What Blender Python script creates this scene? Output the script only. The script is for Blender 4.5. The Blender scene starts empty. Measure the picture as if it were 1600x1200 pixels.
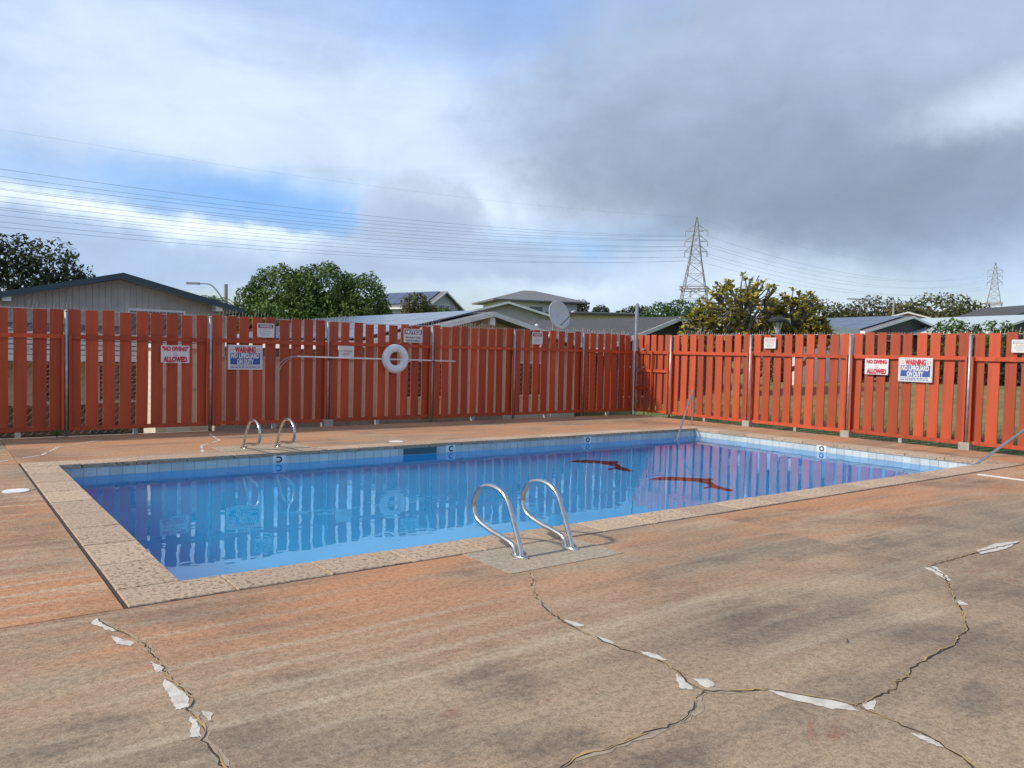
import bpy, bmesh, math, random
from mathutils import Vector, Matrix, noise as mnoise
random.seed(7)
R = math.radians
sc = bpy.context.scene
COL = sc.collection

# ------------------------------------------------------------------ camera
F = 1229.4
cy, sy = math.cos(0.6406), math.sin(0.6406)
P_, RL = 0.0403, 0.0238
fw = Vector((sy*math.cos(P_), cy*math.cos(P_), -math.sin(P_)))
r0 = Vector((cy, -sy, 0)); u0 = r0.cross(fw)
rv = math.cos(RL)*r0 + math.sin(RL)*u0
uv = -math.sin(RL)*r0 + math.cos(RL)*u0
cam = bpy.data.cameras.new('camera'); camo = bpy.data.objects.new('camera', cam); COL.objects.link(camo)
M = Matrix((rv, uv, -fw)).transposed().to_4x4(); M.translation = (0, 0, 1.6)
camo.matrix_world = M
cam.sensor_width = 36; cam.lens = F*36/1600
cam.clip_start = .05; cam.clip_end = 6000
sc.camera = camo

# ------------------------------------------------------------------ render look
sc.view_settings.view_transform = 'Standard'; sc.view_settings.look = 'None'
sc.view_settings.exposure = 0.22; sc.view_settings.gamma = 1
sc.cycles.use_denoising = True
sc.cycles.max_bounces = 10; sc.cycles.transmission_bounces = 8; sc.cycles.transparent_max_bounces = 12
sc.cycles.sample_clamp_indirect = 6
sc.cycles.caustics_refractive = True; sc.cycles.caustics_reflective = False

# ------------------------------------------------------------------ world
SUN_AZ, SUN_EL = R(-66), R(40)
w = bpy.data.worlds.new('World'); sc.world = w; w.use_nodes = True
nt = w.node_tree; nt.nodes.clear()
def N(t, **k):
    n = nt.nodes.new(t)
    for a, b in k.items(): setattr(n, a, b)
    return n
def L(a, b): nt.links.new(a, b)
def wm(op, a, b=None, c=None):
    n = N('ShaderNodeMath', operation=op)
    for i, v in enumerate((a, b, c)):
        if v is None: continue
        if isinstance(v, (int, float)): n.inputs[i].default_value = v
        else: L(v, n.inputs[i])
    return n.outputs[0]
out = N('ShaderNodeOutputWorld'); bg = N('ShaderNodeBackground'); L(bg.outputs[0], out.inputs[0])
tc = N('ShaderNodeTexCoord'); sep = N('ShaderNodeSeparateXYZ'); L(tc.outputs['Generated'], sep.inputs[0])
az = wm('MULTIPLY', wm('ARCTAN2', sep.outputs[0], sep.outputs[1]), 57.2958)
el = wm('MULTIPLY', wm('ARCSINE', sep.outputs[2]), 57.2958)
def wn_(sc__, off):
    return wnoise(sc__, 5, .6, off=off)
sky = N('ShaderNodeTexSky', sky_type='NISHITA'); sky.sun_disc = False
sky.sun_elevation = SUN_EL; sky.sun_rotation = SUN_AZ
sc_ = N('ShaderNodeMixRGB', blend_type='MULTIPLY'); sc_.inputs[0].default_value = 1
L(sky.outputs[0], sc_.inputs[1]); sc_.inputs[2].default_value = (.105, .105, .11, 1)
cur = sc_.outputs[0]
def wnoise(scale, detail, rough=.55, stretch=(1, 1, 1), off=(0, 0, 0), dist=0):
    mp = N('ShaderNodeMapping'); mp.inputs['Scale'].default_value = stretch; mp.inputs['Location'].default_value = off
    L(tc.outputs['Generated'], mp.inputs[0])
    n = N('ShaderNodeTexNoise'); n.inputs['Scale'].default_value = scale; n.inputs['Detail'].default_value = detail
    n.inputs['Roughness'].default_value = rough; n.inputs['Distortion'].default_value = dist
    L(mp.outputs[0], n.inputs[0]); return n.outputs[0]
def ramp(v, a, b):
    n = N('ShaderNodeMapRange', interpolation_type='SMOOTHSTEP'); L(v, n.inputs[0])
    n.inputs[1].default_value = a; n.inputs[2].default_value = b; return n.outputs[0]
def over(mask, col):
    global cur
    m = N('ShaderNodeMixRGB'); L(mask, m.inputs[0]); L(cur, m.inputs[1])
    if isinstance(col, tuple): m.inputs[2].default_value = (*col, 1)
    else: L(col, m.inputs[2])
    cur = m.outputs[0]
nA = wnoise(5, 8, .6); nB = wnoise(14, 6, .6, off=(3, 1, 2)); nC = wnoise(2.4, 5, .5, (1, 1, 4.2), (7, 2, 1), .8)
az = wm('ADD', az, wm('ADD', wm('MULTIPLY', wm('SUBTRACT', wn_(4, (5, 0, 1)), .5), 8), wm('MULTIPLY', wm('SUBTRACT', wn_(16, (2, 4, 1)), .5), 4)))
el = wm('ADD', el, wm('ADD', wm('MULTIPLY', wm('SUBTRACT', wn_(4, (1, 8, 2)), .5), 3.2), wm('MULTIPLY', wm('SUBTRACT', wn_(18, (6, 2, 3)), .5), 2.2)))
def blob(a0, e0, ra, re, rot=0, edge=.5, amp=.6, nz=None, strength=1):
    c, s = math.cos(R(rot)), math.sin(R(rot))
    da = wm('SUBTRACT', az, a0); de = wm('SUBTRACT', el, e0)
    x = wm('DIVIDE', wm('ADD', wm('MULTIPLY', da, c), wm('MULTIPLY', de, s)), ra)
    y = wm('DIVIDE', wm('SUBTRACT', wm('MULTIPLY', de, c), wm('MULTIPLY', da, s)), re)
    d = wm('SQRT', wm('ADD', wm('MULTIPLY', x, x), wm('MULTIPLY', y, y)))
    v = wm('ADD', wm('SUBTRACT', 1, d), wm('MULTIPLY', wm('SUBTRACT', nz or nA, .5), amp*2))
    m = ramp(v, -edge, edge)
    return wm('MULTIPLY', m, strength) if strength != 1 else m
over(wm('MULTIPLY', ramp(nC, .28, .68), .72), (.50, .62, .84))          # thin veil all round
over(wm('MULTIPLY', ramp(wnoise(1.6, 6, .55, (1, 1, 2.2), (1, 5, 3)), .54, .72), .7), (.40, .50, .67))   # scattered grey cloud all round
over(blob(20, 15.2, 30, 4.2, -7, .95, .9, nC, .8), (.57, .67, .81))
over(blob(6, 11.2, 9, 1.6, -4, .7, .6, nA, .6), (.46, .56, .72))
over(blob(21, 9.7, 13, 1.5, -3, .8, .8, nA, .72), (.15, .37, .76))
over(blob(38, 23, 14, 3.6, 0, .9, .7, nA, .75), (.22, .37, .68))
over(blob(44, 7.6, 6, 2.0, 0, .7, .6, nA, .6), (.20, .42, .74))
over(blob(13, 7.9, 12, .75, -5, .7, .9, nA, .9), (.74, .83, .93))
over(blob(27, 6.2, 12, 1.1, -3, .7, .8, nA, .85), (.62, .73, .88))
over(blob(9, 5.6, 14, 2.0, -3, .5, .8, nA, .9), (.34, .45, .64))
over(blob(38, 11.2, 8, 2.4, 8, .7, .9, nA, .85), (.64, .74, .88))
over(blob(42, 5.0, 9, 1.6, 0, .7, .9, nA, .75), (.58, .70, .88))
over(blob(31.0, 9.4, 4.4, 2.8, 0, .22, .85, nB, .88), (.42, .50, .63))
over(blob(30.6, 8.6, 3.6, 1.9, 0, .4, .6, nB, .7), (.33, .41, .55))
over(blob(33, 6.2, 10, 1.5, 0, .4, .9, nA, .85), (.35, .44, .60))
over(blob(62, 18, 24, 9.5, 8, .35, .75, nA, .95), (.35, .43, .56))
over(blob(61, 11, 19, 5.4, -6, .9, .7, nA, .9), (.205, .265, .36))
over(blob(68, 15.6, 5, 1.5, 8, .8, .8, nA, .75), (.56, .65, .78))
over(blob(54, 5.2, 9, 1.9, -10, .8, .9, nA, .8), (.56, .66, .79))
over(blob(43, 3.4, 8, 1.2, 0, .8, .9, nA, .7), (.50, .60, .75))
dt = N('ShaderNodeMixRGB', blend_type='MULTIPLY'); dt.inputs[0].default_value = 1; L(cur, dt.inputs[1])
dm = N('ShaderNodeMapRange'); L(wnoise(7, 9, .62, (1, 1, 1.8), (8, 3, 5), .4), dm.inputs[0]); dm.inputs[1].default_value = .3; dm.inputs[2].default_value = .7; dm.inputs[3].default_value = .93; dm.inputs[4].default_value = 1.09
cc_ = N('ShaderNodeCombineXYZ')
for i_ in range(3): L(dm.outputs[0], cc_.inputs[i_])
L(cc_.outputs[0], dt.inputs[2]); cur = dt.outputs[0]
L(cur, bg.inputs[0]); bg.inputs[1].default_value = 1.12

sun = bpy.data.lights.new('sun', 'SUN'); suno = bpy.data.objects.new('sun', sun); COL.objects.link(suno)
sun.energy = 3.4; sun.angle = R(3.5); sun.color = (1, .93, .82)
sd = Vector((math.sin(SUN_AZ)*math.cos(SUN_EL), math.cos(SUN_AZ)*math.cos(SUN_EL), math.sin(SUN_EL)))
suno.rotation_euler = (-sd).to_track_quat('-Z', 'Y').to_euler(); suno.location = sd*80

# ------------------------------------------------------------------ materials
MATS = {}
def mat(name, col, rough=.7, metal=0, col2=None, scale=4, detail=5, bump=0, bscale=40, rnd=0, isl=0, spec=.5,
        stretch=(1, 1, 1), trans=0, c3=None, s3=1, lo=.35, hi=.65):
    m = bpy.data.materials.new(name); m.use_nodes = True; t = m.node_tree; b = t.nodes['Principled BSDF']
    b.inputs['Roughness'].default_value = rough; b.inputs['Metallic'].default_value = metal
    b.inputs['Specular IOR Level'].default_value = spec
    def nn(k, **kw):
        n = t.nodes.new(k)
        for a, v in kw.items(): setattr(n, a, v)
        return n
    tcn = nn('ShaderNodeTexCoord'); mp = nn('ShaderNodeMapping'); mp.inputs['Scale'].default_value = stretch
    t.links.new(tcn.outputs['Object'], mp.inputs[0])
    rgb = nn('ShaderNodeRGB'); rgb.outputs[0].default_value = (*col, 1); c = rgb.outputs[0]
    def noise(s, d=detail, ro=.6):
        n = nn('ShaderNodeTexNoise'); n.inputs['Scale'].default_value = s; n.inputs['Detail'].default_value = d; n.inputs['Roughness'].default_value = ro
        t.links.new(mp.outputs[0], n.inputs[0]); return n.outputs[0]
    def mr(v, a, b2):
        n = nn('ShaderNodeMapRange'); t.links.new(v, n.inputs[0]); n.inputs[1].default_value = a; n.inputs[2].default_value = b2; return n.outputs[0]
    def mix(f, c1, c2_):
        n = nn('ShaderNodeMixRGB'); t.links.new(f, n.inputs[0]); t.links.new(c1, n.inputs[1])
        if isinstance(c2_, tuple): n.inputs[2].default_value = (*c2_, 1)
        else: t.links.new(c2_, n.inputs[2])
        return n.outputs[0]
    if col2: c = mix(mr(noise(scale), lo, hi), c, col2)
    if c3: c = mix(mr(noise(s3, 6), .45, .7), c, c3)
    if rnd or isl:
        if rnd: s = nn('ShaderNodeObjectInfo').outputs['Random']; amt = rnd
        else: s = nn('ShaderNodeNewGeometry').outputs['Random Per Island']; amt = isl
        h = nn('ShaderNodeHueSaturation'); v = nn('ShaderNodeMapRange'); t.links.new(s, v.inputs[0])
        v.inputs[3].default_value = 1-amt; v.inputs[4].default_value = 1+amt
        t.links.new(v.outputs[0], h.inputs['Value']); t.links.new(c, h.inputs['Color']); c = h.outputs[0]
    t.links.new(c, b.inputs['Base Color'])
    if bump:
        bn = nn('ShaderNodeBump'); bn.inputs['Strength'].default_value = bump; bn.inputs['Distance'].default_value = .02
        t.links.new(noise(bscale, 4), bn.inputs['Height']); t.links.new(bn.outputs[0], b.inputs['Normal'])
    if trans:
        tr = nn('ShaderNodeBsdfTranslucent'); t.links.new(c, tr.inputs[0]); ms = nn('ShaderNodeMixShader'); ms.inputs[0].default_value = trans
        o = t.nodes['Material Output']; t.links.new(b.outputs[0], ms.inputs[1]); t.links.new(tr.outputs[0], ms.inputs[2]); t.links.new(ms.outputs[0], o.inputs[0])
    MATS[name] = m; return m
m_red = mat('red_paint', (.47, .071, .016), .62, col2=(.36, .045, .011), scale=3, stretch=(6, 6, .7), rnd=.22, bump=.25, bscale=30, c3=(.50, .078, .022), s3=1.3)
m_steel = mat('galvanised_steel', (.42, .43, .44), .45, .6, col2=(.30, .31, .32), scale=9)
m_inox = mat('stainless_steel', (.62, .60, .57), .24, 1, col2=(.5, .48, .45), scale=14)
m_conc = mat('concrete', (.42, .39, .34), .9, col2=(.30, .28, .24), scale=6, bump=.3, bscale=60)
m_white = mat('white_paint', (.78, .77, .74), .55, col2=(.66, .65, .62), scale=5)
m_cream = mat('cream_wall', (.70, .62, .50), .8, col2=(.62, .54, .43), scale=2)
m_beige = mat('beige_wall', (.66, .50, .39), .9, col2=(.56, .42, .33), scale=2.5, bump=.2)
m_tile = mat('white_tile', (.60, .62, .59), .25, col2=(.49, .52, .51), scale=2.2, isl=.09)
m_grout = mat('grout', (.34, .36, .36), .9)
m_pool = mat('blue_pool_paint', (.001, .425, .82), .6, col2=(.002, .46, .85), scale=.7)
m_dolph = mat('dark_red_pool_paint', (.055, .008, .012), .6, col2=(.075, .010, .014), scale=5)
m_soil = mat('soil', (.09, .065, .045), .95, col2=(.05, .04, .028), scale=5)
m_grass = mat('lawn_grass', (.12, .16, .04), .9, col2=(.22, .20, .075), scale=1.4, c3=(.07, .12, .025), s3=.5, bump=.6, bscale=25)
m_blade = mat('grass_blades', (.11, .17, .035), .8, isl=.35, trans=.3)
m_teal = mat('teal_fascia', (.035, .065, .085), .6)
m_greywall = mat('grey_siding', (.47, .45, .41), .8, col2=(.41, .39, .355), scale=2)
m_darkwall = mat('dark_grey_siding', (.105, .105, .105), .8, col2=(.085, .085, .085), scale=3)
m_shingle = mat('dark_shingles', (.075, .075, .075), .9, col2=(.05, .05, .052), scale=9, bump=.5, bscale=25)
m_gshingle = mat('grey_shingles', (.20, .20, .20), .9, col2=(.12, .12, .13), scale=12, stretch=(1, 3, 3), bump=.5)
m_brown = mat('brown_roof', (.27, .17, .11), .9, col2=(.21, .13, .09), scale=8)
m_metalroof = mat('pale_metal_roof', (.47, .54, .56), .5, .1, col2=(.42, .49, .52), scale=2)
m_panel = mat('solar_panel', (.055, .075, .13), .16, 0, col2=(.045, .06, .11), scale=3, spec=.9)
m_glass = mat('window_glass', (.03, .035, .04), .08, spec=.8)
m_black = mat('black_metal', (.02, .02, .02), .5)
m_rtxt = mat('red_print', (.55, .02, .05), .5); m_btxt = mat('dark_print', (.05, .05, .06), .5); m_blue = mat('blue_print', (.035, .085, .30), .5)
m_gtxt = mat('grey_print', (.40, .41, .43), .5); m_pink = mat('pale_red_print', (.62, .28, .28), .5); m_maroon = mat('maroon_print', (.16, .01, .03), .5)
m_sign = mat('sign_white', (.72, .71, .68), .45, col2=(.64, .63, .59), scale=6)
m_ring = mat('life_ring_white', (.74, .77, .78), .5, col2=(.66, .69, .70), scale=8)
m_bark = mat('bark', (.10, .08, .06), .95, col2=(.06, .05, .04), scale=6)
m_pbark = mat('pale_bark', (.24, .22, .20), .9, col2=(.16, .145, .13), scale=8)
def leafm(n, c, c2, s=.6, isl=.4): return mat(n, c, .6, col2=c2, scale=s, isl=isl, trans=.22, spec=.3)
m_lf_dark = leafm('dark_leaves', (.030, .050, .022), (.045, .062, .026))
m_lf_green = leafm('green_leaves', (.055, .125, .022), (.095, .14, .022), .35)
m_lf_lime = leafm('bright_green_leaves', (.060, .125, .018), (.045, .10, .02))
m_lf_yel = leafm('yellow_green_leaves', (.46, .36, .05), (.26, .27, .045), 1.2)
m_lf_olive = leafm('olive_leaves', (.085, .095, .028), (.13, .11, .04), .25)
m_lf_brown = leafm('brown_grey_leaves', (.13, .115, .085), (.10, .095, .06), .3)
m_lf_far = leafm('far_green_leaves', (.045, .075, .03), (.065, .085, .03), .1)
m_gold = mat('crack_sealant', (.46, .30, .11), .7, col2=(.30, .20, .09), scale=9)
m_crack = mat('crack_shadow', (.035, .028, .022), .95)
m_patch = mat('white_filler', (.58, .54, .47), .85, col2=(.36, .31, .25), scale=16, detail=8, lo=.45, hi=.72)
m_lattice = mat('pylon_steel', (.33, .32, .30), .6, .3)
m_wire = mat('power_cable', (.19, .195, .205), .6)

# deck concrete: weathered, stained
def deck_mat(name, seed=0., grey=0.):
    m = bpy.data.materials.new(name); m.use_nodes = True; t = m.node_tree; b = t.nodes['Principled BSDF']
    b.inputs['Roughness'].default_value = .85; b.inputs['Specular IOR Level'].default_value = .3
    def nn(k, **kw):
        n = t.nodes.new(k)
        for a, v in kw.items(): setattr(n, a, v)
        return n
    g = nn('ShaderNodeNewGeometry')
    def noise(s, d=6, ro=.6, st=(1, 1, 1), off=(0, 0, 0), dist=0):
        mp = nn('ShaderNodeMapping'); mp.inputs['Scale'].default_value = st; mp.inputs['Location'].default_value = (off[0]+seed, off[1], off[2])
        t.links.new(g.outputs['Position'], mp.inputs[0])
        n = nn('ShaderNodeTexNoise'); n.inputs['Scale'].default_value = s; n.inputs['Detail'].default_value = d
        n.inputs['Roughness'].default_value = ro; n.inputs['Distortion'].default_value = dist
        t.links.new(mp.outputs[0], n.inputs[0]); return n.outputs[0]
    def mr(v, a, b2, lo=0., hi=1.):
        n = nn('ShaderNodeMapRange', interpolation_type='SMOOTHSTEP'); t.links.new(v, n.inputs[0])
        for i, q in zip((1, 2, 3, 4), (a, b2, lo, hi)): n.inputs[i].default_value = q
        return n.outputs[0]
    def mth(op, a, b2):
        n = nn('ShaderNodeMath', operation=op)
        for i, v in enumerate((a, b2)):
            if isinstance(v, (int, float)): n.inputs[i].default_value = v
            else: t.links.new(v, n.inputs[i])
        return n.outputs[0]
    def mix(f, c1, c2, bt='MIX'):
        n = nn('ShaderNodeMixRGB', blend_type=bt)
        for i, v in enumerate((f, c1, c2)):
            if isinstance(v, tuple): n.inputs[i].default_value = (*v, 1)
            elif isinstance(v, float): n.inputs[i].default_value = v
            else: t.links.new(v, n.inputs[i])
        return n.outputs[0]
    sp = nn('ShaderNodeSeparateXYZ'); t.links.new(g.outputs['Position'], sp.inputs[0])
    c = mix(mr(noise(.55, 7, .62, dist=.4), .36, .66), (.375, .28, .185), (.245, .19, .135))
    c = mix(mr(noise(.9, 7, .65, (1, 1.8, 1), (4, 2, 0)), .50, .68), c, (.165, .132, .10))
    # iron-red bleed, strongest along the pool
    band = mth('ADD', mr(sp.outputs[1], 2.9, 4.9), 0.14)
    red = mth('MULTIPLY', mr(noise(.45, 6, .6, (.55, 1.3, 1), (9, 1, 0), .5), .34, .56), band)
    c = mix(mth('MULTIPLY', red, .88), c, (.47, .235, .12))
    c = mix(mth('MULTIPLY', mr(noise(1.7, 6, .7, (.7, 1.4, 1), (2, 7, 0), .6), .60, .70), .55), c, (.27, .11, .065))
    c = mix(mth('MULTIPLY', mr(noise(.8, 6, .6, (.6, 1.5, 1), (5, 3, 0), .5), .55, .75), .7), c, (.42, .32, .21))
    # evenly spaced pale streaks running with the slab, stronger towards low X
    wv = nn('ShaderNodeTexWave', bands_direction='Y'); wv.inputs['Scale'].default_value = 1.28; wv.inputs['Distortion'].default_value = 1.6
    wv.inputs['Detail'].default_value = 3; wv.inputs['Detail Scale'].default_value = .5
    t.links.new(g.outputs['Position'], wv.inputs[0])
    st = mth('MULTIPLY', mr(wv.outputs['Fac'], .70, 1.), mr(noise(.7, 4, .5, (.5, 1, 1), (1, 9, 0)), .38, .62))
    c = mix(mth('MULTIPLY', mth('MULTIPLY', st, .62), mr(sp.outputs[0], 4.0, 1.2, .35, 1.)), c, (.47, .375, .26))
    lng = noise(1.3, 5, .6, (.22, 1.9, 1), (3, 5, 0), .3)
    c = mix(mth('MULTIPLY', mr(lng, .54, .72), .6), c, (.47, .37, .255))
    c = mix(mth('MULTIPLY', mr(lng, .46, .30), .55), c, (.20, .16, .12))
    # weathered darker blotches
    c = mix(mth('MULTIPLY', mr(noise(.38, 8, .68, (1, 1.2, 1), (11, 4, 0), .3), .50, .68), .55), c, (.125, .10, .08))
    if grey: c = mix(grey, c, (.40, .35, .265))
    gr = noise(95, 3, .8); c = mix(1., c, mix(mr(gr, .30, .72), (.72, .71, .70), (1.2, 1.2, 1.2)), 'MULTIPLY')
    gr2 = noise(28, 4, .75, off=(3, 3, 0)); c = mix(1., c, mix(mr(gr2, .32, .62), (.72, .71, .70), (1.1, 1.1, 1.1)), 'MULTIPLY')
    t.links.new(c, b.inputs['Base Color'])
    bn = nn('ShaderNodeBump'); bn.inputs['Strength'].default_value = .35; bn.inputs['Distance'].default_value = .006
    t.links.new(gr, bn.inputs['Height']); t.links.new(bn.outputs[0], b.inputs['Normal'])
    return m
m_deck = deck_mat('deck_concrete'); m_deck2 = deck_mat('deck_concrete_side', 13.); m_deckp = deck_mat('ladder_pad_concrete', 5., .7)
m_cope = mat('coping_stone', (.47, .345, .235), .85, col2=(.19, .115, .075), scale=30, detail=8, c3=(.42, .305, .205), s3=1.1, bump=.6, bscale=45, rnd=.14, lo=.49, hi=.64)

# ------------------------------------------------------------------ mesh helpers
class B:
    def __init__(s): s.v = []; s.f = []
    def add(s, vs, fs):
        o = len(s.v); s.v += [tuple(q) for q in vs]; s.f += [tuple(i+o for i in f) for f in fs]; return s
    def box(s, x0, x1, y0, y1, z0, z1, mtx=None):
        vs = [Vector((x, y, z)) for z in (z0, z1) for x, y in ((x0, y0), (x1, y0), (x1, y1), (x0, y1))]
        if mtx: vs = [mtx @ q for q in vs]
        return s.add(vs, [(3, 2, 1, 0), (4, 5, 6, 7), (0, 1, 5, 4), (1, 2, 6, 5), (2, 3, 7, 6), (3, 0, 4, 7)])
    def beam(s, a, b, t, t2=None):
        a, b = Vector(a), Vector(b); d = (b-a); q = d.to_track_quat('X', 'Z').to_matrix().to_4x4(); q.translation = a
        t2 = t2 or t
        return s.box(0, d.length, -t/2, t/2, -t2/2, t2/2, q)
    def tube(s, pts, r, n=8, cap=True):
        pts = [Vector(p) for p in pts]; rs = r if isinstance(r, (list, tuple)) else [r]*len(pts)
        o = len(s.v); up = None
        for i, p in enumerate(pts):
            d = (pts[min(i+1, len(pts)-1)]-pts[max(i-1, 0)]).normalized()
            if up is None: up = d.orthogonal().normalized()
            up = (up-d*up.dot(d)).normalized(); sd_ = d.cross(up)
            for k in range(n):
                a = 2*math.pi*k/n; s.v.append(tuple(p+(up*math.cos(a)+sd_*math.sin(a))*rs[i]))
        for i in range(len(pts)-1):
            for k in range(n):
                a = o+i*n+k; b = o+i*n+(k+1) % n; s.f.append((a, b, b+n, a+n))
        if cap:
            s.f.append(tuple(o+k for k in reversed(range(n)))); e = o+(len(pts)-1)*n; s.f.append(tuple(e+k for k in range(n)))
        return s
    def disc(s, c, r, n=24, z1=None, z0=None):
        c = Vector(c); vs = []
        for z in (z0, z1):
            vs += [(c.x+r*math.cos(2*math.pi*k/n), c.y+r*math.sin(2*math.pi*k/n), z) for k in range(n)]
        return s.add(vs, [tuple(range(n, 2*n)), tuple(reversed(range(n)))]+[(k, (k+1) % n, n+(k+1) % n, n+k) for k in range(n)])
    def poly(s, pts, z0, z1):
        n = len(pts); A = sum(pts[i][0]*pts[(i+1) % n][1]-pts[(i+1) % n][0]*pts[i][1] for i in range(n))
        if A < 0: pts = pts[::-1]
        vs = [(x, y, z0) for x, y in pts]+[(x, y, z1) for x, y in pts]
        return s.add(vs, [tuple(range(n, 2*n)), tuple(reversed(range(n)))]+[(k, (k+1) % n, n+(k+1) % n, n+k) for k in range(n)])
def mesh(name, b, m, smooth=False):
    me = bpy.data.meshes.new(name); me.from_pydata(b.v, [], b.f); me.update()
    me.materials.append(m)
    if smooth:
        me.polygons.foreach_set('use_smooth', [True]*len(me.polygons))
    return me
def obj(name, b, m, parent=None, smooth=False, world=True):
    """b in world coordinates (world=True) or in the parent's local frame"""
    if parent is not None and world and isinstance(b, B):
        o = parent.location; b.v = [(x-o.x, y-o.y, z-o.z) for x, y, z in b.v]
    ob = bpy.data.objects.new(name, b if isinstance(b, bpy.types.Mesh) else mesh(name, b, m, smooth)); COL.objects.link(ob)
    if parent is not None: ob.parent = parent
    return ob
def tag(o, label, cat=None, group=None, kind=None):
    if label: o['label'] = label
    if cat: o['category'] = cat
    if group: o['group'] = group
    if kind: o['kind'] = kind
    return o
def thing(name, label, cat, loc=(0, 0, 0), group=None, rotz=0):
    o = bpy.data.objects.new(name, None); COL.objects.link(o); o.location = loc; o.rotation_euler = (0, 0, rotz); o.empty_display_size = .2
    return tag(o, label, cat, group)
def bez(pts, n=6):
    """smooth an open polyline (Catmull-Rom)"""
    P = [Vector(p) for p in pts]; P = [2*P[0]-P[1]]+P+[2*P[-1]-P[-2]]; o = []
    for i in range(1, len(P)-2):
        for k in range(n):
            t = k/n; a, b, c, d = P[i-1:i+3]
            o.append(.5*((2*b)+(c-a)*t+(2*a-5*b+4*c-d)*t*t+(3*b-a-3*c+d)*t**3))
    o.append(P[-2]); return o

# ------------------------------------------------------------------ terrain
def smooth(t): t = max(0., min(1., t)); return t*t*(3-2*t)
def ground_z(x, y):
    t = y-15.5; s = x-15.7
    def back(t):
        return -.16-.55*smooth(t/3.)+5.2*smooth((t-22)/28.)+3.*smooth((t-50)/80.)+14*smooth((t-140)/700.)
    def right(s):
        return -.16+.20*smooth(s/2)+.72*smooth(s/13.)+1.2*smooth((s-14)/30.)+4*smooth((s-40)/110.)+14*smooth((s-150)/700.)
    if t <= 0 and s <= 0: return -.16
    if s <= 0: z = back(t)
    elif t <= 0: z = right(s)
    else:
        a = smooth(math.atan2(t, s)/(math.pi/2)); z = back(math.hypot(t, s*.6))*a+right(math.hypot(s, t*.6))*(1-a)
    return z+.05*mnoise.noise(Vector((x*.3, y*.3, 0)))*min(1, (max(t, 0)+max(s, 0))*.4)
def axis(c0, c1, fine, far):
    v = []; x = c0
    while x < c1: v.append(x); x += fine
    v.append(c1); st = fine
    while v[-1] < far: st *= 1.35; v.append(v[-1]+st)
    st = fine; u = [c0]
    while u[-1] > -far: st *= 1.35; u.append(u[-1]-st)
    return u[:0:-1]+v
xs = axis(-14, 40, 1.4, 4000); ys = axis(-10, 45, 1.4, 4000)
b = B(); W = len(xs)
# hole where the deck and pool sit
b.v = [(x, y, ground_z(x, y)) for y in ys for x in xs]
for j in range(len(ys)-1):
    for i in range(W-1):
        if xs[i] >= -1 and xs[i+1] <= 15.0 and ys[j] >= 3 and ys[j+1] <= 14.0: continue
        b.f.append((j*W+i, j*W+i+1, (j+1)*W+i+1, (j+1)*W+i))
tag(obj('ground', b, m_grass, smooth=True), 'grassy ground that falls behind the back fence and rises to the hill', None, None, 'structure')

# ------------------------------------------------------------------ pool
X0, X1, Y0, Y1, CW = 1.345, 13.786, 5.518, 11.614, .37
FY, FX, FT = 15.213, 15.493, 2.15
WZ = -.17
def floor_z(x): return -1.05-.45*smooth((x-3)/9.)
b = B(); n = 24
for i in range(n+1):
    x = X0+(X1-X0)*i/n; z = floor_z(x)
    b.v += [(x, Y0, z), (x, Y1, z)]
for i in range(n): a = 2*i; b.f.append((a, a+2, a+3, a+1))
# walls
def wall(pts):
    for (xa, ya), (xb, yb) in zip(pts[:-1], pts[1:]):
        b.add([(xa, ya, floor_z(xa)), (xb, yb, floor_z(xb)), (xb, yb, -.06), (xa, ya, -.06)], [(0, 1, 2, 3)])
wall([(X0+(X1-X0)*i/n, Y1) for i in range(n, -1, -1)]); wall([(X0+(X1-X0)*i/n, Y0) for i in range(n+1)])
wall([(X0, Y1), (X0, Y0)]); wall([(X1, Y0), (X1, Y1)])
pool = obj('pool_basin', b, m_pool); tag(pool, 'rectangular blue painted swimming pool basin', None, None, 'structure')
# tile band (tiles too small to pick apart singly: one joined part with real joints)
def tile_band(b, gb):
    p = .155
    def run(fn, length):
        k = int(round(length/p)); q = length/k
        for i in range(k):
            for (za, zb) in ((-.048, -.191),):
                fn(b, i*q+.004, (i+1)*q-.004, zb, za, .012)
    run(lambda b, a, c, z0, z1, d: b.box(X0+a, X0+c, Y1-d, Y1, z0, z1), X1-X0)
    run(lambda b, a, c, z0, z1, d: b.box(X0+a, X0+c, Y0, Y0+d, z0, z1), X1-X0)
    run(lambda b, a, c, z0, z1, d: b.box(X0, X0+d, Y0+.02+a, Y0+.02+c, z0, z1), Y1-Y0-.04)
    run(lambda b, a, c, z0, z1, d: b.box(X1-d, X1, Y0+.02+a, Y0+.02+c, z0, z1), Y1-Y0-.04)
    gb.box(X0+.008, X1-.008, Y1-.008, Y1+.05, -.195, -.047); gb.box(X0+.008, X1-.008, Y0-.05, Y0+.008, -.195, -.047)
    gb.box(X0-.05, X0+.008, Y0-.05, Y1+.05, -.1945, -.0475); gb.box(X1-.008, X1+.05, Y0-.05, Y1+.05, -.1945, -.0475)
b, gb = B(), B(); tile_band(b, gb)
tag(obj('waterline_tiles', b, m_tile, pool), None, kind='stuff'); obj('tile_grout', gb, m_grout, pool)
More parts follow.
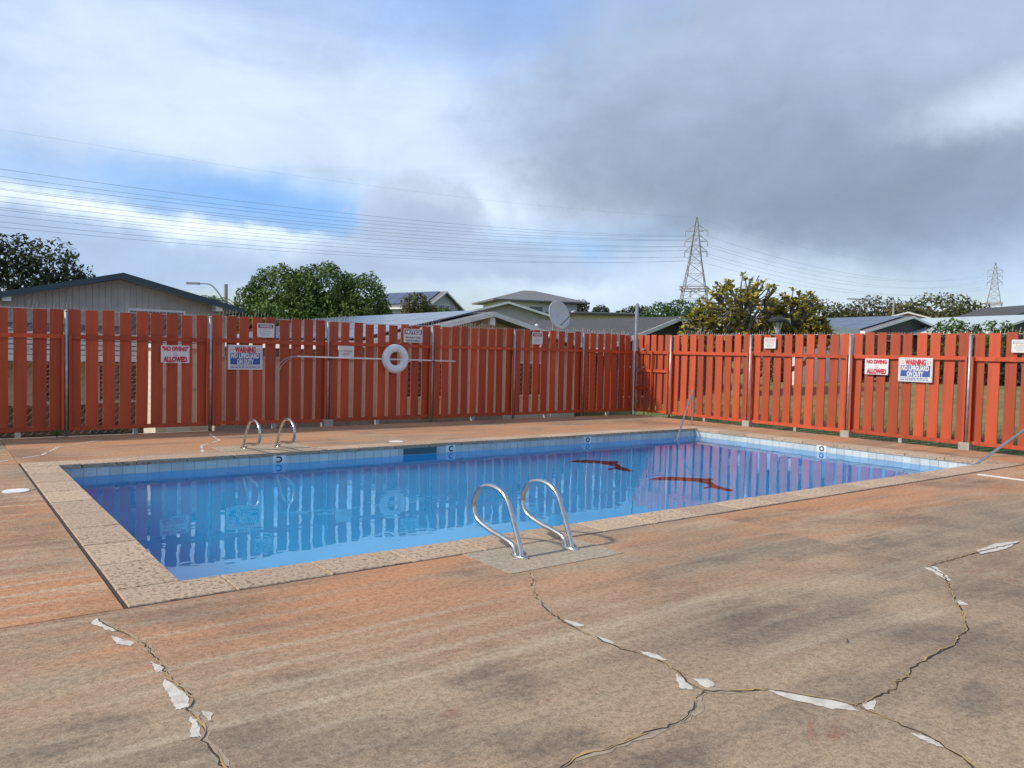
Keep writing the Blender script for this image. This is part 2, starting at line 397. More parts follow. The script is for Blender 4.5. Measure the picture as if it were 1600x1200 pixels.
# depth markers
def text_mesh(name, s, size, m, off=0., wide=None):
    cu = bpy.data.curves.new(name, 'FONT'); cu.body = s; cu.size = size; cu.align_x = 'CENTER'; cu.align_y = 'CENTER'; cu.offset = off
    cu.resolution_u = 3
    t = bpy.data.objects.new(name, cu); COL.objects.link(t)
    dg = bpy.context.evaluated_depsgraph_get(); me = bpy.data.meshes.new_from_object(t.evaluated_get(dg))
    bpy.data.objects.remove(t); bpy.data.curves.remove(cu)
    xs_ = [v.co.x for v in me.vertices]; ys_ = [v.co.y for v in me.vertices]
    k = 1 if not wide else wide/(max(xs_)-min(xs_)); cx = (max(xs_)+min(xs_))/2; cz = (max(ys_)+min(ys_))/2
    for v in me.vertices: v.co = ((v.co.x-cx)*k, 0, v.co.y-cz)
    me.materials.clear(); me.materials.append(m); return me
def marker(s, loc, rotz, mir=False):
    b = B().box(-.10, .10, -.004, .010, -.062, .062); o = obj('depth_marker', b, m_white, pool, world=False); o.location = loc; o.rotation_euler = (0, 0, rotz)
    t = obj('lettering', text_mesh('lettering', s, .13, m_btxt, .006), None, o); t.location = (0, -.0065, 0)
    if mir: t.scale = (-1, 1, 1)
    if s in 'LO': tag(o, 'depth marker tile with a round dark ring' if s == 'O' else None)
marker('C', (4.28, Y1-.022, -.105), 0, True); marker('C', (7.34, Y1-.022, -.105), 0); marker('O', (10.55, Y1-.022, -.105), 0); marker('O', (X1-.022, 8.48, -.105), R(-90))
# skimmer mouth in the far wall
obj('skimmer_mouth', B().box(6.41, 7.06, Y1-.018, Y1+.03, -.165, -.052), mat('skimmer_shade', (.05, .11, .13), .7), pool)
# coping stones, each its own piece
CH = .055
def cope(b): return obj('coping_stone', b, m_cope, pool)
def stone(x0, x1, y0, y1):
    g = .006; e = .006; x0 += g; x1 -= g; y0 += g; y1 -= g; z = .004+random.uniform(-.002, .002)
    vs = [(x0, y0, -CH), (x1, y0, -CH), (x1, y1, -CH), (x0, y1, -CH), (x0, y0, z-e), (x1, y0, z-e), (x1, y1, z-e), (x0, y1, z-e),
          (x0+e, y0+e, z), (x1-e, y0+e, z), (x1-e, y1-e, z), (x0+e, y1-e, z)]
    bb = B().add(vs, [(3, 2, 1, 0), (8, 9, 10, 11)]+[(i, (i+1) % 4, 4+(i+1) % 4, 4+i) for i in range(4)]+[(4+i, 4+(i+1) % 4, 8+(i+1) % 4, 8+i) for i in range(4)])
    cope(bb)
LIP = .03
def xrun(y0, y1):
    x = X0-CW
    k = int(round((X1-X0+2*CW)/.66)); q = (X1-X0+2*CW)/k
    for i in range(k): stone(x+i*q, x+(i+1)*q, y0, y1)
def yrun(x0, x1):
    k = int(round((Y1-Y0-2*LIP)/.66)); q = (Y1-Y0-2*LIP)/k
    for i in range(k): stone(x0, x1, Y0+LIP+i*q, Y0+LIP+(i+1)*q)
xrun(Y0-CW, Y0+LIP); xrun(Y1-LIP, Y1+CW); yrun(X0-CW, X0+LIP); yrun(X1-LIP, X1+CW)
obj('mortar_bed', B().box(X0-CW+.006, X1+CW-.006, Y0-CW+.006, Y0+.02, -.05, -.014).box(X0-CW+.006, X1+CW-.006, Y1-.02, Y1+CW-.006, -.05, -.014).box(X0-CW+.006, X0+.02, Y0+.021, Y1-.021, -.05, -.0145).box(X1-.02, X1+CW-.006, Y0+.021, Y1-.021, -.05, -.0145), m_crack, pool)
# painted leaping dolphins on the floor
D1 = [(9.213,10.686),(9.601,10.850),(9.796,10.803),(9.963,10.636),(10.073,10.496),(10.262,10.405),(10.030,10.217),(9.849,9.934),(9.744,9.670),(9.704,9.462),(9.557,9.422),(9.524,9.573),(9.521,9.725),(9.332,9.718),(9.467,9.843),(9.612,9.851),(9.737,10.029),(9.742,10.230),(9.660,10.394),(9.517,10.545),(9.391,10.646)]
D2 = [(9.274,8.726),(9.549,8.789),(9.774,8.743),(9.946,8.620),(10.067,8.455),(10.237,8.331),(10.328,8.248),(10.101,8.168),(9.899,7.890),(9.803,7.665),(9.764,7.421),(9.606,7.392),(9.602,7.566),(9.617,7.735),(9.421,7.720),(9.498,7.797),(9.679,7.822),(9.815,7.997),(9.824,8.183),(9.705,8.343),(9.560,8.483),(9.392,8.601)]
def dolphin(pts, nm):
    bb = B(); bb.v = [(x, y, floor_z(x)+.004) for x, y in pts]; bm = bmesh.new(); vs = [bm.verts.new(q) for q in bb.v]; f = bm.faces.new(vs)
    if f.normal.z < 0: f.normal_flip()
    bmesh.ops.triangulate(bm, faces=[f]); me = bpy.data.meshes.new('painted_dolphin'); bm.to_mesh(me); me.materials.append(m_dolph)
    o = bpy.data.objects.new('painted_dolphin', me); COL.objects.link(o); o.parent = pool; tag(o, nm)
dolphin(D1, 'dark red leaping dolphin painted on the pool floor, closer to the back fence')
dolphin(D2, 'dark red leaping dolphin painted on the pool floor, closer to the ladder pad')

# water
mw = bpy.data.materials.new('water'); mw.use_nodes = True; t = mw.node_tree; t.nodes.clear()
o_ = t.nodes.new('ShaderNodeOutputMaterial'); gl = t.nodes.new('ShaderNodeBsdfGlass'); gl.inputs['IOR'].default_value = 1.33; gl.inputs['Roughness'].default_value = 0
gl.inputs['Color'].default_value = (.93, .985, 1, 1)
g_ = t.nodes.new('ShaderNodeNewGeometry')
def tn(scale, st, off=0, d=2):
    mp = t.nodes.new('ShaderNodeMapping'); mp.inputs['Scale'].default_value = st; mp.inputs['Location'].default_value = (off, off, 0)
    t.links.new(g_.outputs['Position'], mp.inputs[0]); nn_ = t.nodes.new('ShaderNodeTexNoise'); nn_.inputs['Scale'].default_value = scale; nn_.inputs['Detail'].default_value = d
    t.links.new(mp.outputs[0], nn_.inputs[0]); return nn_.outputs[0]
def tmath(op, a, bb):
    n_ = t.nodes.new('ShaderNodeMath'); n_.operation = op
    for i, v in enumerate((a, bb)):
        if isinstance(v, (int, float)): n_.inputs[i].default_value = v
        else: t.links.new(v, n_.inputs[i])
    return n_.outputs[0]
patch = t.nodes.new('ShaderNodeMapRange'); t.links.new(tn(.55, (1, 1.6, 1), 3, 3), patch.inputs[0]); patch.inputs[1].default_value = .56; patch.inputs[2].default_value = .72
hgt = tmath('ADD', tmath('MULTIPLY', tn(2.6, (1, 1, 1)), .5), tmath('MULTIPLY', tmath('MULTIPLY', tn(9, (1, 1, 1), 5), .35), patch.outputs[0]))
bp = t.nodes.new('ShaderNodeBump'); bp.inputs['Strength'].default_value = 1; bp.inputs['Distance'].default_value = .0045
t.links.new(hgt, bp.inputs['Height']); t.links.new(bp.outputs[0], gl.inputs['Normal']); t.links.new(gl.outputs[0], o_.inputs[0])
b = B().add([(X0, Y0, WZ), (X1, Y0, WZ), (X1, Y1, WZ), (X0, Y1, WZ)], [(0, 1, 2, 3)])
tag(obj('water', b, mw), 'clear blue pool water reflecting the red fence and sky', None, None, 'structure')

# ------------------------------------------------------------------ deck
deck = obj('pool_deck', B().box(-13, X0-CW-.012, -9, Y0-CW-.012, -.14, -.03).box(X0-CW-.012, 15.40, -9, Y0-CW-.012, -.14, -.031).box(-13, X0-CW-.012, Y0-CW, 15.1, -.14, -.032)
           .box(X0-CW-.02, 15.40, Y1+CW, 15.1, -.14, -.033).box(X1+CW, 15.40, Y0-CW-.02, Y1+CW, -.14, -.034), m_crack)
tag(deck, 'weathered stained concrete pool deck', None, None, 'structure')
def slab(x0, x1, y0, y1, m=m_deck, z=0):
    e = .008; bb = B()
    bb.add([(x0, y0, -.10), (x1, y0, -.10), (x1, y1, -.10), (x0, y1, -.10), (x0, y0, z-e), (x1, y0, z-e), (x1, y1, z-e), (x0, y1, z-e),
            (x0+e, y0+e, z), (x1-e, y0+e, z), (x1-e, y1-e, z), (x0+e, y1-e, z)],
           [(8, 9, 10, 11)]+[(i, (i+1) % 4, 4+(i+1) % 4, 4+i) for i in range(4)]+[(4+i, 4+(i+1) % 4, 8+(i+1) % 4, 8+i) for i in range(4)])
    return obj('deck_slab', bb, m, deck)
G = .016; ye = Y0-CW-G; xl = X0-CW-G; yf = Y1+CW+.003; xr = X1+CW+.003
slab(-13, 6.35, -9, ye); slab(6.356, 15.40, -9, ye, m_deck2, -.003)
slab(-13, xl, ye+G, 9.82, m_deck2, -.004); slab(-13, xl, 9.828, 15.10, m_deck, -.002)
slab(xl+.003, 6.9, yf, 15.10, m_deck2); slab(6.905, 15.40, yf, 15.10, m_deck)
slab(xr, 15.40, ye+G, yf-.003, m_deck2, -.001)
obj('joint_sealant', B().box(xl, 15.40, ye+.0015, ye+G-.0005, -.05, -.0035).box(xl+.0015, xl+G-.0005, ye+G, yf, -.05, -.0035), mat('joint_mastic', (.045, .032, .026), .9), deck)
pad = obj('ladder_pad', B().box(3.38, 4.50, 4.49, ye-.004, -.02, .004), m_deckp, deck)
obj('ladder_pad', B().box(3.55, 4.95, yf+.01, 12.62, -.02, .004), m_deckp, deck)
obj('painted_line', B().box(12.13, 12.22, 3.4, 5.02, -.006, .004), m_white, deck)
# skimmer lids
def lid(x, y): obj('skimmer_lid', B().disc((x, y, 0), .125, 28, .006, -.02), m_white, deck)
lid(.76, 9.80); lid(6.55, 12.12)
# cracks with sealant and white filler
CR = {'left':[(0.79,5.01),(0.81,4.90),(0.84,4.78),(0.87,4.71),(0.90,4.57),(0.93,4.44),(0.92,4.32),(0.94,4.13),(0.93,4.01),(0.93,3.91),(0.95,3.78),(0.96,3.70),(0.95,3.61),(0.91,3.55),(0.92,3.48),(0.93,3.38),(0.92,3.29),(0.89,3.23),(0.90,3.12),(0.90,3.01),(0.91,2.90),(.93,2.7)],
'mid':[(3.54,4.47),(3.46,4.33),(3.31,4.17),(3.19,3.95),(3.11,3.77),(3.08,3.69),(3.04,3.51),(3.03,3.31),(3.03,3.17),(3.03,3.01),(3.06,2.90),(3.08,2.74),(3.05,2.61),(2.99,2.52),(2.98,2.40)],
'midlow':[(2.98,2.40),(2.89,2.38),(2.81,2.31),(2.68,2.26),(2.55,2.25),(2.44,2.26),(2.34,2.26),(2.21,2.26),(2.08,2.28),(1.97,2.25),(1.8,2.22),(1.5,2.2)],
'midright':[(2.98,2.40),(3.11,2.31),(3.26,2.24),(3.34,2.12),(3.41,1.99),(3.45,1.91)],
'right':[(3.45,1.91),(3.51,1.90),(3.68,1.90),(3.79,1.89),(3.87,1.93),(3.99,1.93),(4.11,1.98),(4.28,1.99),(4.50,2.01),(4.67,2.01),(4.83,2.06),(5.00,2.08),(5.17,2.17),(5.39,2.29),(5.51,2.37),(5.81,2.54),(5.99,2.65),(6.16,2.75),(6.29,2.93),(6.62,2.93),(7.18,2.92),(7.50,2.90),(7.85,2.88)],
'rightlow':[(3.45,1.91),(3.45,1.77),(3.44,1.65),(3.43,1.54),(3.38,1.44),(3.35,1.37),(3.28,1.30),(3.2,1.1)]}
def ribbon(pts, wf, z, dx=0):
    bb = B(); q = []
    for i in range(len(pts)-1):
        (xa, ya), (xb, yb) = pts[i], pts[i+1]; n_ = max(2, int(math.hypot(xb-xa, yb-ya)/.03))
        for k in range(n_): t_ = k/n_; q.append(Vector((xa+(xb-xa)*t_+random.gauss(0, .005), ya+(yb-ya)*t_+random.gauss(0, .005), 0)))
    q.append(Vector((*pts[-1], 0)))
    for i, p in enumerate(q):
        d = (q[min(i+1, len(q)-1)]-q[max(i-1, 0)]).normalized(); s_ = Vector((-d.y, d.x, 0)); wd = wf(i)
        bb.v += [tuple(p+s_*(wd+dx)+Vector((0, 0, z))), tuple(p-s_*(wd-dx)+Vector((0, 0, z)))]
    for i in range(len(q)-1): bb.f.append((2*i+1, 2*i+3, 2*i+2, 2*i))
    return bb
m_smear = mat('repair_mortar', (.36, .285, .20), .9, col2=(.25, .19, .135), scale=22, detail=8, lo=.4, hi=.65)
for k, pts in CR.items():
    rnd_ = random.Random(k)
    ph = rnd_.random()*9
    if k in ('mid', 'left', 'midright', 'midlow'):
        obj('repair_smear', ribbon(pts, lambda i: max(.002, .011+.030*mnoise.noise(Vector((i*.17, ph+3, 0)))+random.gauss(0, .004)), .0015, .006), m_smear, deck)
    obj('crack', ribbon(pts, lambda i: .0038+.0025*mnoise.noise(Vector((i*.5, ph, 1))), .0035), m_crack, deck)
    obj('crack_sealant', ribbon(pts, lambda i: max(0.0003, .0026+.0075*mnoise.noise(Vector((i*.21, ph, 0)))), .0045, .003), m_gold, deck)
PT = [[(0.79,5.03),(0.80,4.94),(0.84,4.76),(0.83,4.74),(0.79,4.83),(0.75,4.97)],[(0.80,4.71),(0.84,4.60),(0.89,4.50),(0.86,4.47),(0.81,4.54)],[(0.90,4.19),(0.93,4.10),(0.93,4.03),(0.89,4.04)],[(0.91,3.96),(0.92,3.87),(0.94,3.75),(0.95,3.67),(0.92,3.57),(0.87,3.57),(0.88,3.70),(0.88,3.85)],[(0.90,3.47),(0.92,3.42),(0.89,3.27),(0.86,3.28)],[(.96,3.50),(.99,3.46),(.97,3.38),(.95,3.40)],
[(3.03,2.62),(3.00,2.52),(2.95,2.44),(2.91,2.48),(2.96,2.56)],[(3.05,2.53),(3.11,2.48),(3.08,2.41),(3.01,2.42)],[(3.09,2.94),(3.13,2.86),(3.12,2.76),(3.07,2.79)],[(3.25,2.25),(3.32,2.13),(3.44,1.95),(3.41,1.86),(3.33,1.95),(3.25,2.11)],[(3.50,1.90),(3.59,1.88),(3.48,1.83),(3.45,1.86)],[(7.20,2.96),(7.64,2.98),(7.95,2.90),(7.50,2.84),(7.10,2.87)],[(6.22,2.92),(6.34,2.90),(6.13,2.70),(5.99,2.63),(6.14,2.81)],[(5.58,2.43),(5.58,2.37),(5.52,2.29),(5.48,2.35)],[(3.07,3.56),(3.10,3.45),(3.10,3.39),(3.05,3.41)],[(3.02,3.28),(3.06,3.2),(3.06,3.08),(3.03,3.1)],[(3.40,1.62),(3.43,1.55),(3.39,1.47),(3.37,1.52)]]
for pts in PT:
    q = []
    for i in range(len(pts)):
        (xa, ya), (xb, yb) = pts[i], pts[(i+1) % len(pts)]
        for k in range(6): t_ = k/6; q.append((xa+(xb-xa)*t_+random.gauss(0, .004), ya+(yb-ya)*t_+random.gauss(0, .004)))
    bm = bmesh.new(); f = bm.faces.new([bm.verts.new((x, y, .0022)) for x, y in q]); f.normal_update()
    if f.normal.z < 0: f.normal_flip()
    bmesh.ops.triangulate(bm, faces=[f]); me = bpy.data.meshes.new('white_filler'); bm.to_mesh(me); me.materials.append(m_patch)
    o = bpy.data.objects.new('white_filler', me); COL.objects.link(o); o.parent = deck
# old whitish crack repairs on the far deck
for pts in ([(.7, 12.2), (1.3, 12.75), (1.6, 13.6), (2.3, 14.3)], [(3.3, 12.1), (3.5, 12.9), (3.95, 13.5), (4.1, 14.6)]):
    obj('white_filler', ribbon(pts, lambda i: .016+.012*math.sin(i*.37)*math.sin(i*.13), .003), m_patch, deck)
# tiny litter on the slab
for x, y, a in ((4.15, 2.36, .3),):
    obj('fallen_twig', B().tube([(x, y, .006), (x+.04*math.cos(a), y+.04*math.sin(a), .007), (x+.09*math.cos(a+.2), y+.09*math.sin(a+.2), .006)], .002, 5), m_bark, deck)

# ------------------------------------------------------------------ fences
BW, BP = .196, .2515
board_me = []
for k in range(5):
    bb = B(); bow = random.uniform(-.006, .006); seg = 6; tw = random.uniform(-.006, .006)
    for i in range(seg+1):
        z = i/seg; o = bow*math.sin(z*math.pi); t2 = tw*(z-.5)
        bb.v += [(-BW/2+o, -.0115-t2, z), (BW/2+o, -.0115+t2, z), (BW/2+o, .0115+t2, z), (-BW/2+o, .0115-t2, z)]
    for i in range(seg):
        for k2 in range(4): a = i*4+k2; c = i*4+(k2+1) % 4; bb.f.append((a, c, c+4, a+4))
    bb.f += [(3, 2, 1, 0), tuple(seg*4+q for q in range(4))]
    board_me.append(mesh('board', bb, m_red))
def fence(root, posts, ax, gate=None, blocks=(), stubs=True):
    """boards run between the posts; ax 'x' = back fence facing -Y, 'y' = side fence facing -X (local frame of root)"""
    for a, c in zip(posts[:-1], posts[1:]):
        lo, hi = a+.035, c-.035; n_ = int((hi-lo-BW)//BP)+1; sp = (hi-lo-BW)/(n_-1)
        for i in range(n_):
            o = bpy.data.objects.new('board', random.choice(board_me)); COL.objects.link(o); o.parent = root
            zt = FT+random.gauss(0, .012)+.012*math.sin(a*1.7); zb = .085
            o.location = (lo+BW/2+i*sp+random.gauss(0, .006), random.uniform(-.002, .002), zb); o.scale = (random.uniform(.93, 1.04), 1, zt-zb)
            o.rotation_euler = (0, random.gauss(0, .0035), random.gauss(0, .01))
        for z, hh, nm in ((1.685, .075, 'top_rail'), (.125, .07, 'bottom_rail')):
            dz = random.uniform(-.012, .012)
            bb = B().box(a+.034, c-.034, -.052, -.0125, z-hh/2, z+hh/2); bb.v = [(x, y, zz+dz*(1 if x > (a+c)/2 else -1)) for x, y, zz in bb.v]
            rl_ = obj(nm, bb, m_red, root, world=False)
        for x in (a+.036, c-.074):
            obj('stile', B().box(x, x+.038, -.095, -.054, .10, 1.72), m_red, root, world=False)
        if stubs:
            xm = (a+c)/2+random.uniform(-.1, .1); obj('support_stub', B().box(xm-.035, xm+.035, -.05, .03, -.10, .088), m_conc, root, world=False)
    for i, x in enumerate(posts):
        p_ = obj('post', B().tube([(x, -.06, -.1), (x, -.06, FT-.04)], .030, 14), m_steel, root, True, world=False)
        obj('cap', B().tube([(x, -.06, FT-.039), (x, -.06, FT-.028), (x, -.06, FT-.015)], [.033, .032, .012], 14), m_steel, root, True, world=False)
        if i in blocks:
            bb = B().box(x-.10, x+.10, -.16, .05, -.12, .135); bb.v = [(xx*1 if zz < 0 else x+(xx-x)*.93, yy, zz) for xx, yy, zz in bb.v]
            obj('footing', bb, m_conc, root, world=False)
bf = thing('wooden_fence', 'long red painted board fence with life ring and crook pole, along the back', 'fence', (0, FY, 0))
PB = [-2.85, -.48, 1.90, 4.26, 6.59, 9.06, 11.35, 13.56]
fence(bf, PB+[15.36], 'x', blocks=(4,))
rf = thing('wooden_fence', 'sunlit orange-red board fence beside the lawn with concrete post footings', 'fence', (FX, 13.87, 0), rotz=R(-90))
fence(rf, [0, 13.87-11.42, 13.87-8.95, 13.87-6.60, 13.87-4.2, 13.87-1.8, 13.87+.6], 'y', blocks=(1, 2, 3, 4))
# gate in the corner
gt = thing('gate', 'red wooden corner gate with cross rails and a drop rod', 'gate', (FX, 15.14, 0), rotz=R(-90))
for i in range(5):
    o = bpy.data.objects.new('board', board_me[i]); COL.objects.link(o); o.parent = gt; o.location = (.13+i*.243, 0, .085); o.scale = (.9, 1, FT-.085-.01*(i % 2))
for z, x0, x1 in ((1.685, .02, 1.22), (1.20, .02, 1.22), (.72, .02, .62), (.125, .02, 1.22)):
    obj('cross_rail', B().box(x0, x1, -.05, -.0125, z-.037, z+.037), m_red, gt, world=False)
for x in (.03, .62, 1.19): obj('stile', B().box(x-.02, x+.02, -.09, -.052, .1, 1.70), m_red, gt, world=False)
obj('drop_rod', B().tube([(.40, -.07, -.02), (.40, -.07, 1.86), (.40, -.02, 1.90)], .010, 8), m_red, gt, world=False)
obj('latch', B().box(.24, .34, -.075, -.055, 1.74, 1.80), m_steel, gt, world=False)
obj('hinge', B().box(.01, .13, -.062, -.052, 1.15, 1.25).box(.01, .13, -.062, -.052, .30, .38), m_steel, gt, world=False)
# chain-link fence standing right behind the boards, barbed tips above
def chain(root, length, m):
    bb = B(); p = .062; n_ = int(length/p); zs = 35
    for i in range(n_):
        x = i*p; pts = []
        for k in range(zs+1):
            pts.append(Vector((x+(p/2 if (k+i) % 2 else -p/2), .004 if k % 2 else -.004, .02+k*(FT-.02)/zs)))
        o = len(bb.v)
        for q in pts: bb.v += [(q.x-.0013, q.y, q.z), (q.x+.0013, q.y-.0013, q.z), (q.x+.0013, q.y+.0013, q.z)]
        for k in range(zs):
            for e in range(3): a = o+k*3+e; c = o+k*3+(e+1) % 3; bb.f.append((a, c, c+3, a+3))
    obj('wire_mesh', bb, m, root, world=False)['kind'] = 'stuff'
    tb = B()
    for i in range(n_):
        h_ = random.choice((.05, .07, .09, .11, .13)) if mnoise.noise(Vector((i*.045, root.location.x, 0))) > -.05 else .035
        tb.tube([(i*p, 0, FT-.01), (i*p+random.gauss(0, .006)+h_*.18, random.gauss(0, .01), FT+h_)], .0032, 4)
    obj('wire_tips', tb, m, root, world=False)['kind'] = 'stuff'
    obj('top_wire', B().tube([(0, 0, FT-.01), (length, 0, FT-.01)], .006, 6), m, root, world=False)
m_wireg = mat('galvanised_wire', (.55, .54, .50), .5, .4)
cb = thing('chain_link_fence', 'galvanised chain-link fence behind the back red boards', 'fence', (-2.8, FY+.10, 0)); chain(cb, 18.2, m_wireg)
cr_ = thing('chain_link_fence', 'galvanised chain-link fence behind the sunlit side boards', 'fence', (FX+.10, 13.8, 0), rotz=R(-90)); chain(cr_, 11.5, m_wireg)
# low block wall and kerb under the back fence
lw = thing('block_wall', 'low grey concrete block wall under the back fence', 'wall', (4.4, FY+.2, -.2))
x = 4.4
while x < 11.2:
    obj('block', B().box(x+.004, x+.396, FY+.16, FY+.30, -.2, .075), m_conc, lw); x += .4
tag(obj('kerb', B().box(-3, 4.3, FY+.02, FY+.12, -.2, -.02), m_conc), 'thin concrete kerb at the deck edge under the fence', 'kerb')
# grass blades by the fences
gb = B()
def blades(n_, fx, fy):
    for _ in range(n_):
        x, y = fx(), fy(); z = ground_z(x, y); a = random.random()*6.28; h_ = random.uniform(.04, .13); w_ = .007; l = random.gauss(0, .03)
        gb.add([(x-w_*math.cos(a), y-w_*math.sin(a), z), (x+w_*math.cos(a), y+w_*math.sin(a), z), (x+l, y+random.gauss(0, .03), z+h_)], [(0, 1, 2)])
blades(9000, lambda: 15.45+random.random()**1.6*3.5, lambda: random.uniform(3, 16)); blades(2500, lambda: random.uniform(10.5, 16), lambda: 15.45+random.random()*2)
blades(1200, lambda: random.uniform(-1, 4.2), lambda: 15.4+random.random()*.7)
tag(obj('grass', gb, m_blade), 'short grass growing along the fence foot', 'grass', None, 'stuff')

# ------------------------------------------------------------------ signs and things on the fence
def sign(name, label, face, x, z, wd, ht, group=None):
    if face == 'b': loc, rz = (x, FY-.058, z), 0
    else: loc, rz = (FX-.058, x, z), R(-90)
    s = thing(name, label, 'sign', loc, group, rz)
    bb = B(); e = .012; ring = []
    for cx, cz, a0 in ((wd/2-e, ht/2-e, 0), (-wd/2+e, ht/2-e, 90), (-wd/2+e, -ht/2+e, 180), (wd/2-e, -ht/2+e, 270)):
        for k in range(4): a = R(a0+k*30); ring.append((cx+e*math.cos(a), cz+e*math.sin(a)))
    n_ = len(ring); bb.add([(x_, 0, z_) for x_, z_ in ring]+[(x_, .004, z_) for x_, z_ in ring], [tuple(range(n_)), tuple(reversed(range(n_, 2*n_)))]+[(k, n_+k, n_+(k+1) % n_, (k+1) % n_) for k in range(n_)])
    obj('panel', bb, m_sign, s, world=False)
    for sx in (-1, 1):
        for sz in (-1, 1): obj('screw', B().box(sx*(wd/2-.016)-.004, sx*(wd/2-.016)+.004, -.003, .001, sz*(ht/2-.016)-.004, sz*(ht/2-.016)+.004), m_steel, s, world=False)
    return s
def letter(s, txt, z, size, m, wide=None, off=0, x=0, y=-.0045):
    o = obj('lettering', text_mesh('lettering', txt, size, m, off, wide), None, s); o.location = (x, y, z); return o
def plate(s, nm, x0, x1, z0, z1, m, y=-.0022): return obj(nm, B().box(x0, x1, y, .001, z0, z1), m, s, world=False)
def nodiving(face, x, z, label, q):
    s = sign('no_diving_sign', label, face, x, z, .49, .32)
    a = '"NO DIVING"' if q else 'NO DIVING'
    letter(s, a, .098, .105, m_rtxt, .45 if q else .42, .006); letter(s, 'ALLOWED', -.095, .125, m_rtxt, .41, .008)
    bb = B()
    for k in range(20): a0, a1 = k*math.pi/10, (k+1)*math.pi/10; bb.add([(.032*math.cos(a0), -.003, .032*math.sin(a0)), (.032*math.cos(a1), -.003, .032*math.sin(a1)), (.025*math.cos(a1), -.003, .025*math.sin(a1)), (.025*math.cos(a0), -.003, .025*math.sin(a0))], [(0, 1, 2, 3)])
    bb.beam((-.02, -.003, .02), (.02, -.003, -.02), .006, .001); obj('prohibition_symbol', bb, m_pink, s, world=False)
def lifeguard(face, x, z, label):
    s = sign('no_lifeguard_sign', label, face, x, z, .66, .47)
    for x0, x1, z0, z1 in ((-.315, .315, .212, .218), (-.315, .315, -.218, -.212), (-.315, -.309, -.2115, .2115), (.309, .315, -.2115, .2115)): plate(s, 'border', x0, x1, z0, z1, m_gtxt)
    letter(s, 'WARNING', .145, .145, m_rtxt, .40, .008)
    plate(s, 'blue_field', -.285, .285, -.135, .085, m_blue)
    letter(s, 'NO LIFEGUARD', .03, .125, m_sign, .53, .006); letter(s, 'ON DUTY', -.08, .125, m_sign, .32, .006)
    for sx in (-1, 1):
        plate(s, 'symbol_panel', sx*.255-.04, sx*.255+.04, .105, .185, m_cream)
        bb = B()
        for k in range(16): a0, a1 = k*math.pi/8, (k+1)*math.pi/8; bb.add([(sx*.255+r_*math.cos(a_), -.0035, .145+r_*math.sin(a_)) for r_, a_ in ((.033, a0), (.033, a1), (.025, a1), (.025, a0))], [(0, 1, 2, 3)])
        bb.beam((sx*.255-.02, -.0035, .165), (sx*.255+.02, -.0035, .125), .006, .001); obj('prohibition_symbol', bb, m_pink, s, world=False)
    for z_ in (-.165, -.195):
        x_ = -.285
        while x_ < .26:
            l_ = random.uniform(.03, .09); plate(s, 'small_print', x_, min(x_+l_, .285), z_-.007, z_+.007, m_blue); x_ += l_+.012
def small_warning(face, x, z, label, wd=.34, ht=.27, head=m_maroon, faded=False):
    s = sign('warning_sign', label, face, x, z, wd, ht)
    plate(s, 'header', -wd*.43, wd*.43, ht*.17, ht*.42, m_pink if faded else head)
    letter(s, 'WARNING', ht*.295, .062, m_sign, wd*.72, .002, y=-.0045)
    for i, (z_, l_) in enumerate(((.06, .3), (-.07, .37), (-.20, .33), (-.33, .26))):
        x_ = -wd*l_
        while x_ < wd*l_-.01:
            q = random.uniform(.02, .06); plate(s, 'small_print', x_, min(x_+q, wd*l_), ht*z_-.007, ht*z_+.007, m_pink if i == 0 else m_gtxt); x_ += q+.010
nodiving('b', 3.64, 1.42, 'white quoted no-diving sign with red letters on the back fence', True)
nodiving('r', 8.375, 1.485, 'white no-diving sign with red letters on the sunlit side fence', False)
lifeguard('b', 4.91, 1.38, 'white and blue no-lifeguard warning sign on the back fence')
lifeguard('r', 7.595, 1.445, 'white and blue no-lifeguard warning sign on the sunlit side fence')
small_warning('b', 5.30, 1.91, 'small white warning sign with maroon header above the back fence crook pole')
small_warning('b', 12.045, 1.955, 'small white warning sign with maroon header high beside the satellite dish', .33, .29)
small_warning('r', 10.905, 1.95, 'small faded pale warning sign high on the sunlit side fence', .31, .245, faded=True)
small_warning('r', 5.75, 1.92, 'small white warning sign beside the stair handrail end of the side fence', .34, .23, m_gtxt)
s = sign('small_sign', 'small plain white sign with faint red lettering above the crook pole', 'b', 6.995, 1.525, .34, .25)
letter(s, 'NO LIFEGUARD', .02, .05, m_pink, .27, .002); letter(s, 'ON DUTY', -.045, .05, m_pink, .15, .002)
s = sign('notice_sign', 'white notice sign with black header about video surveillance', 'b', 8.565, 1.91, .47, .30)
plate(s, 'header', -.215, .215, .03, .132, m_maroon)
letter(s, 'NOTICE', .081, .098, m_sign, .38, .006); letter(s, 'This Area is Under', -.035, .06, m_btxt, .38, .001); letter(s, 'Video Surveillance', -.105, .06, m_btxt, .38, .001)
# life ring
lr = thing('life_ring', 'white life ring hung on the red back fence', 'life ring', (8.10, FY-.13, 1.40))
bb = B(); n1, n2 = 40, 14
for i in range(n1):
    a = 2*math.pi*i/n1
    for k in range(n2):
        c = 2*math.pi*k/n2; rr_ = .228+.088*math.cos(c); bb.v.append((rr_*math.cos(a), .07*math.sin(c), rr_*math.sin(a)))
for i in range(n1):
    for k in range(n2): bb.f.append((i*n2+k, i*n2+(k+1) % n2, ((i+1) % n1)*n2+(k+1) % n2, ((i+1) % n1)*n2+k))
obj('ring', bb, m_ring, lr, True, world=False)
obj('hanger_hook', B().tube(bez([(0, .09, .20), (0, .03, .14), (.004, -.03, .12), (.012, -.05, .15)]), .006, 6), m_black, lr, world=False)
